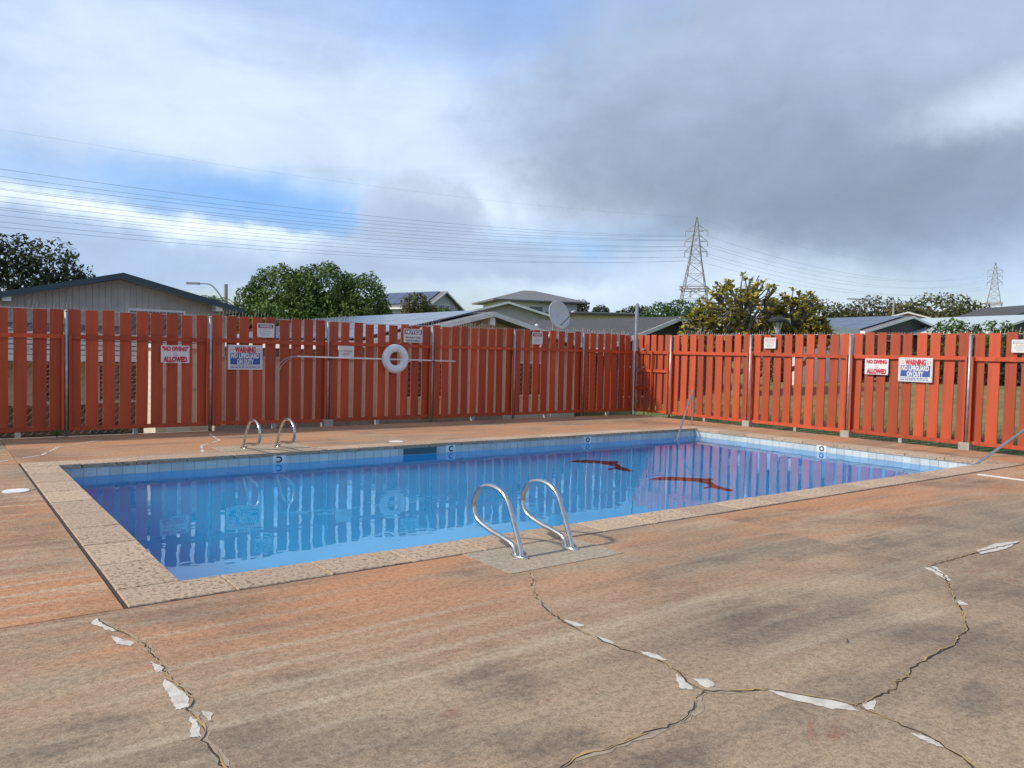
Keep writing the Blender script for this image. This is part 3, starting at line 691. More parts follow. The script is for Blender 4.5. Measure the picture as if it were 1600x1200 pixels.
# shepherd's crook
ck = thing('rescue_crook', 'long pale rescue pole with a bent crook hook hung along the back fence', 'rescue pole', (7.6, FY-.115, 1.39))
obj('pole', B().tube([(5.92, FY-.115, 1.415), (9.63, FY-.115, 1.365)], .0165, 10), m_white, ck, True)
obj('hook', B().tube(bez([(5.95, FY-.115, 1.415), (5.78, FY-.12, 1.41), (5.62, FY-.13, 1.33), (5.52, FY-.13, 1.20), (5.475, FY-.13, 1.05), (5.49, FY-.12, .97)]), .008, 8)
    .tube(bez([(5.95, FY-.115, 1.41), (5.79, FY-.12, 1.38), (5.66, FY-.13, 1.30), (5.56, FY-.13, 1.17), (5.52, FY-.13, 1.03), (5.49, FY-.12, .97)]), .008, 8), m_steel, ck, True)
for x in (6.6, 9.06): obj('bracket', B().box(x-.02, x+.02, FY-.14, FY-.085, 1.355, 1.38), m_black, ck)
tag(obj('padlock', B().box(1.34, 1.37, FY-.085, FY-.06, 1.42, 1.47).tube(bez([(1.343, FY-.07, 1.47), (1.345, FY-.07, 1.505), (1.355, FY-.07, 1.515), (1.365, FY-.07, 1.505), (1.367, FY-.07, 1.47)]), .004, 6), m_steel), 'small padlock hanging below the top rail of the back fence', 'padlock')

# ------------------------------------------------------------------ rails
def grab(x, pts, label, group, base_y):
    g = thing('grab_rail', label, 'grab rail', (x, base_y, 0), group)
    pts = [(x, y, z) for y, z in pts]
    obj('rail', B().tube(bez(pts, 7), .0215, 14), m_inox, g, True)
    bb = B(); n_ = 24
    for z, r_ in ((.004, .10), (.014, .098), (.020, .085)): bb.v += [(x+.45*r_*math.cos(2*math.pi*k/n_), base_y+1.0*r_*math.sin(2*math.pi*k/n_), z) for k in range(n_)]
    for l_ in range(2): bb.f += [(l_*n_+k, l_*n_+(k+1) % n_, (l_+1)*n_+(k+1) % n_, (l_+1)*n_+k) for k in range(n_)]
    bb.f.append(tuple(2*n_+k for k in range(n_)))
    obj('escutcheon', bb, m_inox, g, True)
near = [(4.80, -.02), (4.845, .10), (4.93, .27), (5.0, .40), (5.10, .475), (5.25, .495), (5.39, .455), (5.475, .36), (5.485, .27), (5.42, .185), (5.25, .135), (5.05, .105), (4.93, .075), (4.885, .02), (4.88, -.02)]
grab(3.72, near, 'bent steel grab rail on the concrete pad, the one nearer the white skimmer lid', None, 4.84); grab(4.24, near, 'bent steel grab rail on the concrete pad, the one farther along the pool', None, 4.84)
far = [(12.34, -.02), (12.27, .12), (12.13, .32), (12.0, .44), (11.87, .475), (11.70, .455), (11.58, .38), (11.555, .28), (11.59, .18), (11.72, .125), (11.95, .105), (12.13, .085), (12.21, .04), (12.23, -.02)]
grab(3.97, far, 'bent steel grab rail by the back fence, nearer the no-lifeguard sign', None, 12.28); grab(4.50, far, 'bent steel grab rail by the back fence, nearer the crook pole', None, 12.28)
hr = thing('handrail', 'steel stair handrail leaning into the far pool corner', 'handrail', (14.37, 12.2, 0))
obj('rail', B().tube(bez([(14.37, 12.2, -.02), (14.372, 12.2, .40), (14.365, 12.2, .74), (14.34, 12.17, .80), (14.28, 12.13, .775), (13.7, 11.80, .40), (12.92, 11.34, -.12), (12.6, 11.15, -.32)], 8), .021, 12), m_inox, hr, True)
obj('escutcheon', B().disc((14.37, 12.2, 0), .06, 20, .018, .001), m_inox, hr)
hr = thing('handrail', 'steel stair handrail rising from the near pool corner past the deck edge', 'handrail', (14.75, 5.0, 0))
obj('rail', B().tube(bez([(13.02, 5.86, -.40), (13.30, 5.71, -.17), (13.95, 5.36, .33), (14.55, 5.06, .77), (14.68, 5.02, .80), (14.74, 5.0, .72), (14.75, 5.0, .40), (14.75, 5.0, -.02)], 8), .023, 12), m_inox, hr, True)
obj('escutcheon', B().disc((14.75, 5.0, 0), .06, 20, .018, .001), m_inox, hr)

# ------------------------------------------------------------------ houses behind
def slabpoly(b_, quad, th):
    """thick quad: top face given CCW from above"""
    q = [Vector(p) for p in quad]; n_ = (q[1]-q[0]).cross(q[3]-q[0]).normalized()*th
    return b_.add(q+[p-n_ for p in q], [(0, 1, 2, 3), (7, 6, 5, 4), (0, 4, 5, 1), (1, 5, 6, 2), (2, 6, 7, 3), (3, 7, 4, 0)])
def gable_house(name, label, loc, rz, hw, length, wall_h, rise, over, ov_f, mw_, mr_, mf, windows=(), panels=None, th=.12, side_windows=(), beam=False):
    """gable faces local -Y, ridge along +Y, origin on the ground below the gable's middle; hw = half width to the eave"""
    h_ = thing(name, label, 'house', loc, None, rz); sl = rise/hw; wv = hw-over
    zr = wall_h+rise; ze = wall_h
    zw = ze+over*sl-th; zc = zr-th-.02
    bb = B(); vs = [(-wv, 0, 0), (wv, 0, 0), (wv, 0, zw), (0, 0, zc), (-wv, 0, zw)]
    bb.add(vs+[(x, length, z) for x, y, z in vs], [(0, 1, 2, 3, 4), (9, 8, 7, 6, 5), (0, 5, 6, 1), (1, 6, 7, 2), (2, 7, 8, 3), (3, 8, 9, 4), (4, 9, 5, 0)])
    obj('wall', bb, mw_, h_, world=False)
    for s_ in (-1, 1):
        bb = B(); q = [(0, -ov_f, zr), (s_*hw, -ov_f, ze), (s_*hw, length+ov_f, ze), (0, length+ov_f, zr)]
        if s_ > 0: slabpoly(bb, q, th)
        else: slabpoly(bb, q[::-1], th)
        rr_ = obj('roof', bb, mr_, h_, world=False)
        a, c = Vector((0, -ov_f-.012, zr-.05)), Vector((s_*hw, -ov_f-.012, ze-.05)); bb = B()
        up = Vector((0, 0, 1)); bb.add([a+up*.055, c+up*.055, c-up*.09, a-up*.09]+[v+Vector((0, .03, 0)) for v in (a+up*.055, c+up*.055, c-up*.09, a-up*.09)],
               [(0, 1, 2, 3), (7, 6, 5, 4), (0, 4, 5, 1), (1, 5, 6, 2), (2, 6, 7, 3), (3, 7, 4, 0)] if s_ < 0 else [(3, 2, 1, 0), (4, 5, 6, 7), (1, 5, 4, 0), (2, 6, 5, 1), (3, 7, 6, 2), (0, 4, 7, 3)])
        obj('fascia', bb, mf, h_, world=False)
        bb = B().box(min(s_*hw, s_*(hw+.03)), max(s_*hw, s_*(hw+.03)), -ov_f, length+ov_f, ze-.16, ze+.01); obj('gutter', bb, mf, h_, world=False)
    if beam: obj('ridge_beam', B().box(-.09, .09, -ov_f+.06, .02, zr-.40, zr-.16), m_white, h_, world=False)
    for (x0, x1, z0, z1) in windows:
        f = obj('window', B().box(x0-.06, x1+.06, -.04, .02, z0-.06, z1+.06), m_white, h_, world=False)
        obj('pane', B().box(x0, x1, -.05, -.041, z0, z1), m_glass, f, world=False)
    for (sx, y0, y1, z0, z1) in side_windows:
        x_ = sx*wv; f = obj('window', B().box(min(x_-.02, x_+sx*.04), max(x_+.02, x_+sx*.04), y0-.06, y1+.06, z0-.06, z1+.06), m_white, h_, world=False)
        obj('pane', B().box(min(x_+sx*.041, x_+sx*.05), max(x_+sx*.041, x_+sx*.05), y0, y1, z0, z1), m_glass, f, world=False)
    if panels:
        s_, y0, ny, dy, u0, nu, du = panels; L_ = math.hypot(hw, rise); cs, sn = hw/L_, rise/L_; me = None
        for i in range(ny):
            for j in range(nu):
                ua, ub = u0+j*du, u0+(j+1)*du-.03
                if me is None:
                    b2 = B(); q = [(0, 0, 0), (s_*(du-.03)*cs, 0, -(du-.03)*sn), (s_*(du-.03)*cs, dy-.03, -(du-.03)*sn), (0, dy-.03, 0)]
                    slabpoly(b2, q if s_ > 0 else q[::-1], .04); me = mesh('solar_panel', b2, m_panel)
                o = bpy.data.objects.new('solar_panel', me); COL.objects.link(o); o.parent = h_
                o.location = (s_*ua*cs+s_*sn*.10, y0+i*dy, zr-ua*sn+cs*.10)
    return h_
ZB = -.75
# house with grey siding (gable apex ~3.4 m)
h1 = gable_house('siding_house', 'grey vertical-siding house with dark teal gable trim behind the back fence', (4.12, 23, ZB), 0, 3.1, 13, 3.40, .77, .35, .5, m_greywall, m_metalroof, m_teal, windows=((.25, 1.6, 2.0, 3.22),))
bb = B()
x = -2.72
while x < 2.74:
    bb.box(x-.016, x+.016, -.022, 0, 2.2, 3.40+.77*(1-abs(x)/3.1)-.16); x += .15
obj('siding_batten', bb, m_greywall, h1, world=False)['kind'] = 'stuff'
for x in (-2.55, 2.45): obj('beam_end', B().box(x-.09, x+.09, -.45, -.02, 3.30, 3.46), m_white, h1, world=False)
bb = B(); slabpoly(bb, [(-6, -3.6, 2.05), (1.4, -3.6, 2.05), (1.4, 0, 2.80), (-6, 0, 2.80)], .08); obj('porch_roof', bb, m_gshingle, h1, world=False)
for j in range(7):
    q = j/7; obj('shingle_course', B().box(-6, 1.4, -3.6+q*3.6, -3.6+q*3.6+.02, 2.052+q*.75, 2.075+q*.75), m_gshingle, h1, world=False)
obj('gutter', B().box(-6, 1.4, -3.72, -3.60, 1.93, 2.05), m_white, h1, world=False)
obj('porch_wall', B().box(-6, 1.1, -3.0, -2.85, 0, 2.0), m_beige, h1, world=False)
brick = B()
for r_ in range(10):
    for c in range(34):
        x = -6+c*.21+(r_ % 2)*.105
        if x < .95: brick.box(x, x+.2, -3.03, -2.99, .1+r_*.085, .1+r_*.085+.075)
obj('brick_base', brick, mat('brown_brick', (.20, .13, .08), .9, isl=.3), h1, world=False)['kind'] = 'stuff'
for x0, x1 in ((-4.4, -3.4), (-2.05, -1.5), (-.95, .1), (.3, .8)):
    f = obj('window', B().box(x0-.05, x1+.05, -3.06, -2.99, .98, 1.88), m_white, h1, world=False)
    obj('pane', B().box(x0, x1, -3.075, -3.061, 1.03, 1.83), m_glass, f, world=False)
    for k in range(9): obj('louvre', B().box(x0+.01, x1-.01, -3.10, -3.076, 1.05+k*.086, 1.065+k*.086), m_gtxt, f, world=False)
obj('post', B().box(-2.62, -2.52, -3.5, -3.4, 0, 1.95), m_white, h1, world=False)
# cream shed whose pale panels show through the boards
sh = thing('garden_shed', 'cream coloured storage shed just behind the back fence boards', 'shed', (4.35, 17.4, -.6))
obj('wall', B().box(3.80, 5.0, 17.4, 18.5, -.6, 1.52), m_cream, sh)
obj('roof', B().box(3.72, 5.08, 17.3, 18.6, 1.52, 1.60), m_white, sh); obj('door', B().box(4.0, 4.5, 17.38, 17.399, -.5, 1.35), m_white, sh)
obj('trim', B().box(3.80, 5.0, 17.385, 17.399, .62, .68), m_gtxt, sh)
# beige garden wall
gw = thing('garden_wall', 'long beige plastered garden wall behind the back fence', 'wall', (7.3, 17.9, -.7))
obj('wall', B().box(5.1, 9.7, 17.8, 17.95, -.7, 1.30), m_beige, gw); obj('coping', B().box(5.05, 9.75, 17.77, 17.98, 1.301, 1.36), m_conc, gw)
# solar roof house
gable_house('gabled_house', 'beige house with a blue-grey solar roof and white gable trim', (13.66, 20, ZB), 0, 4.5, 13, 2.46, 1.09, .6, .7, m_beige, m_gshingle, m_white,
            windows=((-2.6, -1.4, 1.0, 2.0), (1.2, 2.4, 1.0, 2.0)), panels=(-1, -.2, 8, 1.6, .15, 3, 1.35), beam=True)
gable_house('gabled_house', 'dark-walled house with plain dark shingle roof and white gable trim behind the fence corner', (22.04, 20, ZB), 0, 3.9, 14, 2.55, 1.25, .6, .7, m_darkwall, m_shingle, m_white, windows=((-2.3, -1.2, .9, 1.9),))
tag(obj('roof_vent', B().tube([(20.6, 26, 2.1), (20.6, 26, 2.75)], .06, 8).tube([(20.6, 26, 2.75), (20.6, 26, 2.82)], [.10, .02], 8), m_white), 'small white vent pipe on the dark shingle roof', 'vent')
# satellite dish
ds = thing('satellite_dish', 'large pale satellite dish on a strutted post behind the back fence', 'satellite dish', (13.22, 15.98, -.2))
c = Vector((13.25, 15.80, 2.60)); ax = Vector((.10, -1, .25)).normalized(); e1 = ax.orthogonal().normalized(); e2 = ax.cross(e1); bb = B()
nr, ns = 8, 36; RD = .385
for i in range(nr+1):
    r_ = RD*i/nr
    for k in range(ns): a = 2*math.pi*k/ns; bb.v.append(tuple(c+ax*(r_*r_*.55-.06)+(e1*math.cos(a)+e2*math.sin(a))*r_))
for i in range(nr):
    for k in range(ns): bb.f.append((i*ns+k, i*ns+(k+1) % ns, (i+1)*ns+(k+1) % ns, (i+1)*ns+k))
d_ = obj('dish', bb, mat('dish_grey', (.56, .57, .56), .5), ds, True); sm = d_.modifiers.new('thickness', 'SOLIDIFY'); sm.thickness = .012; sm.offset = -1
fp = c+ax*.45+Vector((.12, 0, -.02))
obj('feed_arm', B().tube([c-Vector((0, 0, RD*.8))-ax*-.03, fp], .010, 6), m_black, ds); obj('feed_horn', B().tube([fp, fp+(c-fp).normalized()*.09], [.035, .028], 10), m_gtxt, ds)
obj('mast', B().tube([(13.22, 15.98, -.2), (13.22, 15.98, 2.35), c-ax*.07], .024, 8), m_steel, ds)
for k in range(4):
    a = k*math.pi/2+.5; obj('strut', B().tube([(13.22+.5*math.cos(a), 15.98+.28*math.sin(a), 1.75), (13.22, 15.98, 2.2)], .009, 6), m_steel, ds)
tag(obj('steel_pole', B().tube([(15.82, 15.5, -.2), (15.82, 15.5, 3.0)], [.055, .05], 14).tube([(15.82, 15.5, 3.0), (15.82, 15.5, 3.04)], [.055, .02], 14), m_steel), 'tall plain grey steel pole at the fence corner', 'pole')
lp = thing('lamp_post', 'black lantern lamp post beyond the side fence in front of the yellow tree', 'lamp', (20.84, 14.47, .5))
obj('post', B().tube([(20.84, 14.47, .3), (20.84, 14.47, 2.35)], .05, 10), m_black, lp)
bb = B()
for k in range(6): a = k*math.pi/3; bb.tube([(20.84, 14.47, 2.33), (20.84+.19*math.cos(a), 14.47+.19*math.sin(a), 2.74)], .011, 5)
obj('lantern_cage', bb, m_black, lp); obj('lantern_top', B().tube([(20.84, 14.47, 2.72), (20.84, 14.47, 2.78), (20.84, 14.47, 2.88)], [.30, .30, .10], 20), m_black, lp)
obj('diffuser', B().tube([(20.84, 14.47, 2.36), (20.84, 14.47, 2.70)], [.05, .16], 12), mat('frosted_glass', (.4, .4, .38), .4), lp)
def street_lamp(loc, top, label, arm):
    s = thing('street_lamp', label, 'street lamp', loc); x, y, z = loc
    obj('pole', B().tube([(x, y, z), (x, y, top)], [.14, .10], 10), m_conc, s)
    obj('arm', B().tube(bez([(x, y, top-1.1), (x+arm[0]*.5, y+arm[1]*.5, top-.1), (x+arm[0], y+arm[1], top)]), .04, 6), m_steel, s)
    obj('lamp_head', B().beam((x+arm[0]*.95, y+arm[1]*.95, top), (x+arm[0]*1.4, y+arm[1]*1.4, top), .22, .12), m_steel, s)
street_lamp((13.78, 46.08, .3), 5.1, 'concrete street lamp with curved arm beside the grey siding house', (-1.3, .9))
street_lamp((88.85, 46.48, 3), 8.6, 'slim street lamp standing among the far umbrella trees', (-3.2, 2.2))
# hill houses
def gz(x, y): return ground_z(x, y)
gable_house('hill_house', 'pale hillside house with solar panels and gable beside the big green tree', (36.8, 59.8, 3.0), R(16), 2.4, 8, 2.35, 1.5, .4, .4, mat('pale_siding', (.44, .45, .42), .8), m_gshingle, m_white,
            windows=((-1.3, -.8, 1.75, 2.6), (-.6, .1, 1.75, 2.6), (.3, .7, 1.6, 2.6), (1.2, 1.4, 2.35, 2.55)), panels=(-1, .3, 5, 1.3, .15, 2, 1.1))
gable_house('hill_house', 'grey gabled single-storey house below the two-storey hip-roof house', (29.66, 40.5, .8), R(-28), 3.4, 9, 3.05, .95, .4, .5, m_greywall, m_gshingle, m_white, windows=((-1.9, -.5, 1.6, 2.5),))
def hip_house(name, label, loc, rz, w_, d_, storeys, mw_, mr_, wins, rise=1.5, ov=1.0, hh=2.7):
    h_ = thing(name, label, 'house', loc, None, rz); H = storeys*hh
    obj('wall', B().box(-w_/2, w_/2, -d_/2, d_/2, 0, H), mw_, h_, world=False)
    a, c = w_/2+ov, d_/2+ov; rl = max(.1, a-c)
    bb = B().add([(-a, -c, H), (a, -c, H), (a, c, H), (-a, c, H), (-rl, 0, H+rise), (rl, 0, H+rise), (-a, -c, H-.18), (a, -c, H-.18), (a, c, H-.18), (-a, c, H-.18)],
                 [(0, 1, 5, 4), (1, 2, 5), (2, 3, 4, 5), (3, 0, 4), (6, 7, 1, 0), (7, 8, 2, 1), (8, 9, 3, 2), (9, 6, 0, 3), (9, 8, 7, 6)])
    obj('roof', bb, mr_, h_, world=False)
    for f_, x0, x1, z0, z1 in wins:
        if f_ == 'f':
            o = obj('window', B().box(x0-.07, x1+.07, -d_/2-.05, -d_/2+.01, z0-.07, z1+.07), m_white, h_, world=False); obj('pane', B().box(x0, x1, -d_/2-.06, -d_/2-.051, z0, z1), m_glass, o, world=False)
        else:
            o = obj('window', B().box(-w_/2-.05, -w_/2+.01, x0-.07, x1+.07, z0-.07, z1+.07), m_white, h_, world=False); obj('pane', B().box(-w_/2-.06, -w_/2-.051, x0, x1, z0, z1), m_glass, o, world=False)
    return h_
hp = hip_house('hill_house', 'two-storey cream hillside house with a wide grey hip roof', (59.4, 76.6, 2.3), R(-20), 9.5, 8, 2, m_white, m_gshingle,
          [('l', -3, -1.4, 3.4, 4.7), ('l', .2, 2.0, 3.4, 4.7), ('f', -3.6, -2.2, 3.3, 4.7), ('f', -1.2, .4, 3.3, 4.7), ('f', 1.6, 2.6, 3.3, 4.7), ('f', -3.2, -2, .7, 1.9), ('f', 1, 2.4, .7, 1.9)], 1.5, 1.2)
obj('balcony', B().box(-4.7, 3.0, -5.2, -4.0, 2.62, 2.78).box(-4.7, 3.0, -5.2, -5.12, 2.78, 3.6), m_cream, hp, world=False)
hip_house('hill_house', 'low flat-roofed house with dark windows behind the satellite dish', (64.5, 69.5, 3.2), R(-36), 11, 7, 1, m_cream, m_shingle,
          [('f', -4.2, -2.2, .7, 2.1), ('f', -.8, .6, .5, 2.2), ('f', 1.8, 4.2, .7, 2.1)], .35, 1.1, 3.1)
hip_house('hill_house', 'small brown-roofed house between the low house and the round hedge tree', (72.5, 73.5, 3.4), R(-40), 6.5, 6, 1, m_cream, m_brown, [('f', -1.6, -.4, .8, 1.8)], 1.2, .6, 2.5)
gable_house('hill_house', 'white fascia house with a long solar roof beyond the lawn', (52.3, 26.5, 1.2), R(-8), 4.8, 13, 2.25, 1.15, .6, .6, m_darkwall, m_gshingle, m_white, panels=(-1, 0, 7, 1.8, .2, 3, 1.5), windows=((-2, -.6, .7, 1.7),))
gable_house('hill_house', 'dark-gabled house with pale metal roof beyond the leafy bush', (55.8, 20.6, 1.2), R(-14), 4.4, 12, 2.35, 1.2, .7, .8, m_darkwall, m_metalroof, m_white, windows=((-1, .4, .7, 1.7),))
gable_house('hill_house', 'tan-roofed house between the solar roof and the umbrella trees', (74.5, 37.6, 2.9), R(-60), 3.5, 9, 2.4, 1.0, .5, .5, m_beige, m_brown, m_white)
gable_house('hill_house', 'pale green house with dark roof edge at the far end of the side fence', (92, 32.0, 4.0), R(-30), 4.0, 9, 2.6, 1.3, .5, .5, mat('pale_green_wall', (.42, .46, .36), .8), m_shingle, m_teal)

# ------------------------------------------------------------------ trees
def tree(name, label, base, lobes, nleaf, leaf, ml, mb=m_bark, trunk_r=.25, seed=1, group=None, cat='tree', shell=.55, flat=1.0, limb=True):
    rg = random.Random(seed); t_ = thing(name, label, cat, base, group); bx, by, bz = base
    top = sum((Vector(l[:3]) for l in lobes), Vector())/len(lobes)
    bb = B(); mid = Vector((bx+(top.x-bx)*.5, by+(top.y-by)*.5, bz+(top.z-bz)*.55))
    bb.tube(bez([(bx, by, bz), ((bx+mid.x)/2+.1, (by+mid.y)/2, (bz+mid.z)/2), mid], 4), [trunk_r*(1-.5*i/8) for i in range(9)], 8)
    if limb:
        for l in lobes:
            c_ = Vector(l[:3]); q = mid.lerp(c_, .55)+Vector((rg.gauss(0, .2), rg.gauss(0, .2), -.1*(c_-mid).length))
            bb.tube(bez([mid, q, c_], 4), [trunk_r*.5*(1-.8*i/8) for i in range(9)], 6)
            for _ in range(4):
                e = c_+Vector((rg.gauss(0, 1)*l[3]*.5, rg.gauss(0, 1)*l[4]*.5, rg.random()*l[5]*.7)); bb.tube([q, q.lerp(e, .6)+Vector((0, 0, .1)), e], [trunk_r*.2, trunk_r*.13, trunk_r*.04], 5)
    obj('trunk', bb, mb, t_, True)
    lb = B(); vol = [l[3]*l[4]*l[5] for l in lobes]
    for l, v in zip(lobes, vol):
        for _ in range(int(nleaf*v**.75/sum(q**.75 for q in vol))):
            while True:
                d = Vector((rg.gauss(0, 1), rg.gauss(0, 1), rg.gauss(0, 1))).normalized()
                rr_ = (shell+(1.06-shell)*rg.random()**.7)
                k = mnoise.noise(d*2.6+Vector(l[:3])*.7)
                if k > -.32+.25*rg.random() or rg.random() < .12: break
            rr_ *= 1+.20*k
            p = Vector((l[0]+d.x*l[3]*rr_, l[1]+d.y*l[4]*rr_, l[2]+d.z*l[5]*rr_))
            n_ = (d+Vector((rg.gauss(0, .7), rg.gauss(0, .7), rg.gauss(0, .7)+.3))).normalized(); a = n_.orthogonal().normalized(); a = (Matrix.Rotation(rg.random()*6.28, 3, n_) @ a); c_ = n_.cross(a)
            s_ = leaf*rg.uniform(.6, 1.3); lb.add([p-a*s_, p+c_*s_*.42-a*s_*.1, p+a*s_, p-c_*s_*.42+a*.1*s_], [(0, 1, 2, 3)])
    obj('crown', lb, ml, t_)
    return t_
tree('monkeypod_tree', 'dark spreading tree rising behind the grey siding house', (4.5, 53, 2.4), [(1.0, 53, 5.3, 2.6, 2.6, 1.9), (3.6, 53, 6.4, 2.2, 2.2, 1.2), (5.9, 52, 5.5, 1.9, 2, 1.75), (4.6, 52, 4.3, 2.6, 2.2, 1.3), (-1.5, 54, 5.5, 2.5, 2.5, 1.9), (7.0, 51.6, 4.9, .95, 1.2, 1.0)], 9500, .16, m_lf_dark, seed=3, shell=.35)
tree('mango_tree', 'big dense rounded green tree behind the back fence', (19.9, 48, 1.0), [(18.2, 48.8, 4.5, 2.3, 2.6, 2.1), (20.2, 47.6, 4.9, 2.1, 2.6, 2.0), (22.1, 46.3, 4.3, 1.7, 2.2, 2.0), (16.6, 50.2, 4.0, 1.0, 1.3, 1.5), (19.4, 47, 3.4, 3.6, 2.2, 1.6), (21.6, 45.4, 3.2, 2.2, 1.8, 1.7), (17.0, 49.4, 2.7, 1.7, 1.6, 1.2)], 34000, .13, m_lf_green, seed=5, shell=.7)
tree('leafy_tree', 'small olive-green tree between the mango tree and the gabled hill house', (27.0, 47.5, 2.2), [(27.0, 47.5, 4.6, 1.0, 1, .9), (27.7, 47.2, 4.2, .7, .8, .6)], 1500, .13, m_lf_olive, seed=8)
def palm(x, y, z, h_, label, seed, n_=15, L_=1.3):
    rg = random.Random(seed); p = thing('palm_tree', label, 'palm', (x, y, z)); top = Vector((x+.1, y, z+h_))
    obj('trunk', B().tube([(x, y, z), (x+.06, y, z+h_*.5), top], [.13, .10, .08], 8), m_pbark, p, True); fb = B()
    for k in range(n_):
        a = 2*math.pi*k/n_+rg.gauss(0, .15); up = rg.uniform(.1, 1.0); pts = []
        for i in range(9):
            t_ = i/8; pts.append(top+Vector((math.cos(a)*L_*t_, math.sin(a)*L_*t_, L_*(up*t_-(.55+up*.6)*t_*t_))))
        fb.tube(pts, [.012]*9, 3)
        for i in range(1, 9):
            d = (pts[i]-pts[i-1]).normalized(); s_ = d.cross(Vector((0, 0, 1))).normalized()
            for sg in (-1, 1):
                for q in (0, .5):
                    o = pts[i-1].lerp(pts[i], q); e = o+(s_*sg*.75+d*.55+Vector((0, 0, -.25)))*L_*.28*(1-.5*i/9); fb.add([o, o+d*.05, e], [(0, 1, 2)])
    obj('fronds', fb, m_lf_green, p)
palm(11.9, 42, .6, 3.3, 'palm beside the street lamp at the grey house eave', 1); palm(10.6, 43.5, .8, 3.1, 'shaggy palm rising over the grey house roof slope', 2)
palm(27.6, 39, 1.0, 2.3, 'small palm before the grey gabled hillside house', 4, 14, 1.0); palm(30.3, 38.4, 1.0, 2.0, 'small palm between the grey gabled hillside house and the dish-side palm', 5, 14, .9)
palm(32.6, 37.8, 1.0, 2.0, 'small palm beside the satellite dish', 6, 14, 1.0)
tree('round_tree', 'bright green clipped round tree above the dark shingle roof', (46, 41.5, 1.5), [(45.0, 41.8, 4.5, 1.3, 1.4, 1.15), (46.4, 41, 4.6, 1.6, 1.5, 1.3), (47.8, 40.2, 4.4, 1.3, 1.3, 1.1), (46.2, 41, 3.6, 2.6, 1.6, 1.2)], 6500, .13, m_lf_lime, seed=11, shell=.7)
tree('leafy_tree', 'small dark tree on the hill above the low flat-roofed house', (70.5, 78, 4), [(69.6, 78.5, 7.7, 1.1, 1.1, 1.0), (71.8, 77, 7.3, 1.2, 1.1, .8)], 1500, .18, m_lf_dark, seed=12)
tree('leafy_tree', 'dark green tree behind the small brown-roofed house', (82, 79, 4), [(81, 79.5, 7.2, 2.2, 2, 1.4), (78.5, 80, 6.6, 1.2, 1.4, 1.2)], 2000, .22, m_lf_dark, seed=13)
tree('leafy_tree', 'green shrub mass under the gabled hill house windows', (35.4, 58.2, 3.4), [(35.6, 58.2, 4.7, 1.1, 1, .55), (36.8, 57.2, 4.6, 1.0, 1, .45)], 1600, .13, m_lf_green, seed=14, cat='shrub')
def far_tree(x, y, z, rx, rz_, m, label, seed, n_=3600, lf=.34):
    b0 = gz(x, y); lob = [(x+dx*rx, y+dy*rx, z+dz*rz_, rx*sx, rx*sx, rz_*sz) for dx, dy, dz, sx, sz in ((0, 0, .15, .7, .85), (-.5, .3, -.15, .5, .7), (.5, -.3, -.15, .5, .7), (.05, -.1, -.35, .8, .5))]
    tree('umbrella_tree', label, (x, y, b0), lob, n_, lf, m, m_pbark, .45, seed, None, 'tree', .45)
far_tree(106, 66, 7.6, 6.5, 2.6, m_lf_olive, 'olive umbrella tree between the solar roof house and the far street lamp', 21)
far_tree(114, 62, 8.4, 6.0, 3.0, m_lf_brown, 'greyish bare umbrella tree behind the far street lamp', 22, 2600)
far_tree(116, 54, 8.3, 8.0, 3.0, m_lf_olive, 'wide brown-olive umbrella tree behind the pale metal roof', 23, 4600)
far_tree(150, 58, 8.2, 5.0, 2.4, m_lf_brown, 'far greyish tree beside the distant pylon foot', 24, 1800)
m_pbark2 = mat('plumeria_bark', (.24, .22, .19), .9, col2=(.11, .10, .09), scale=8)
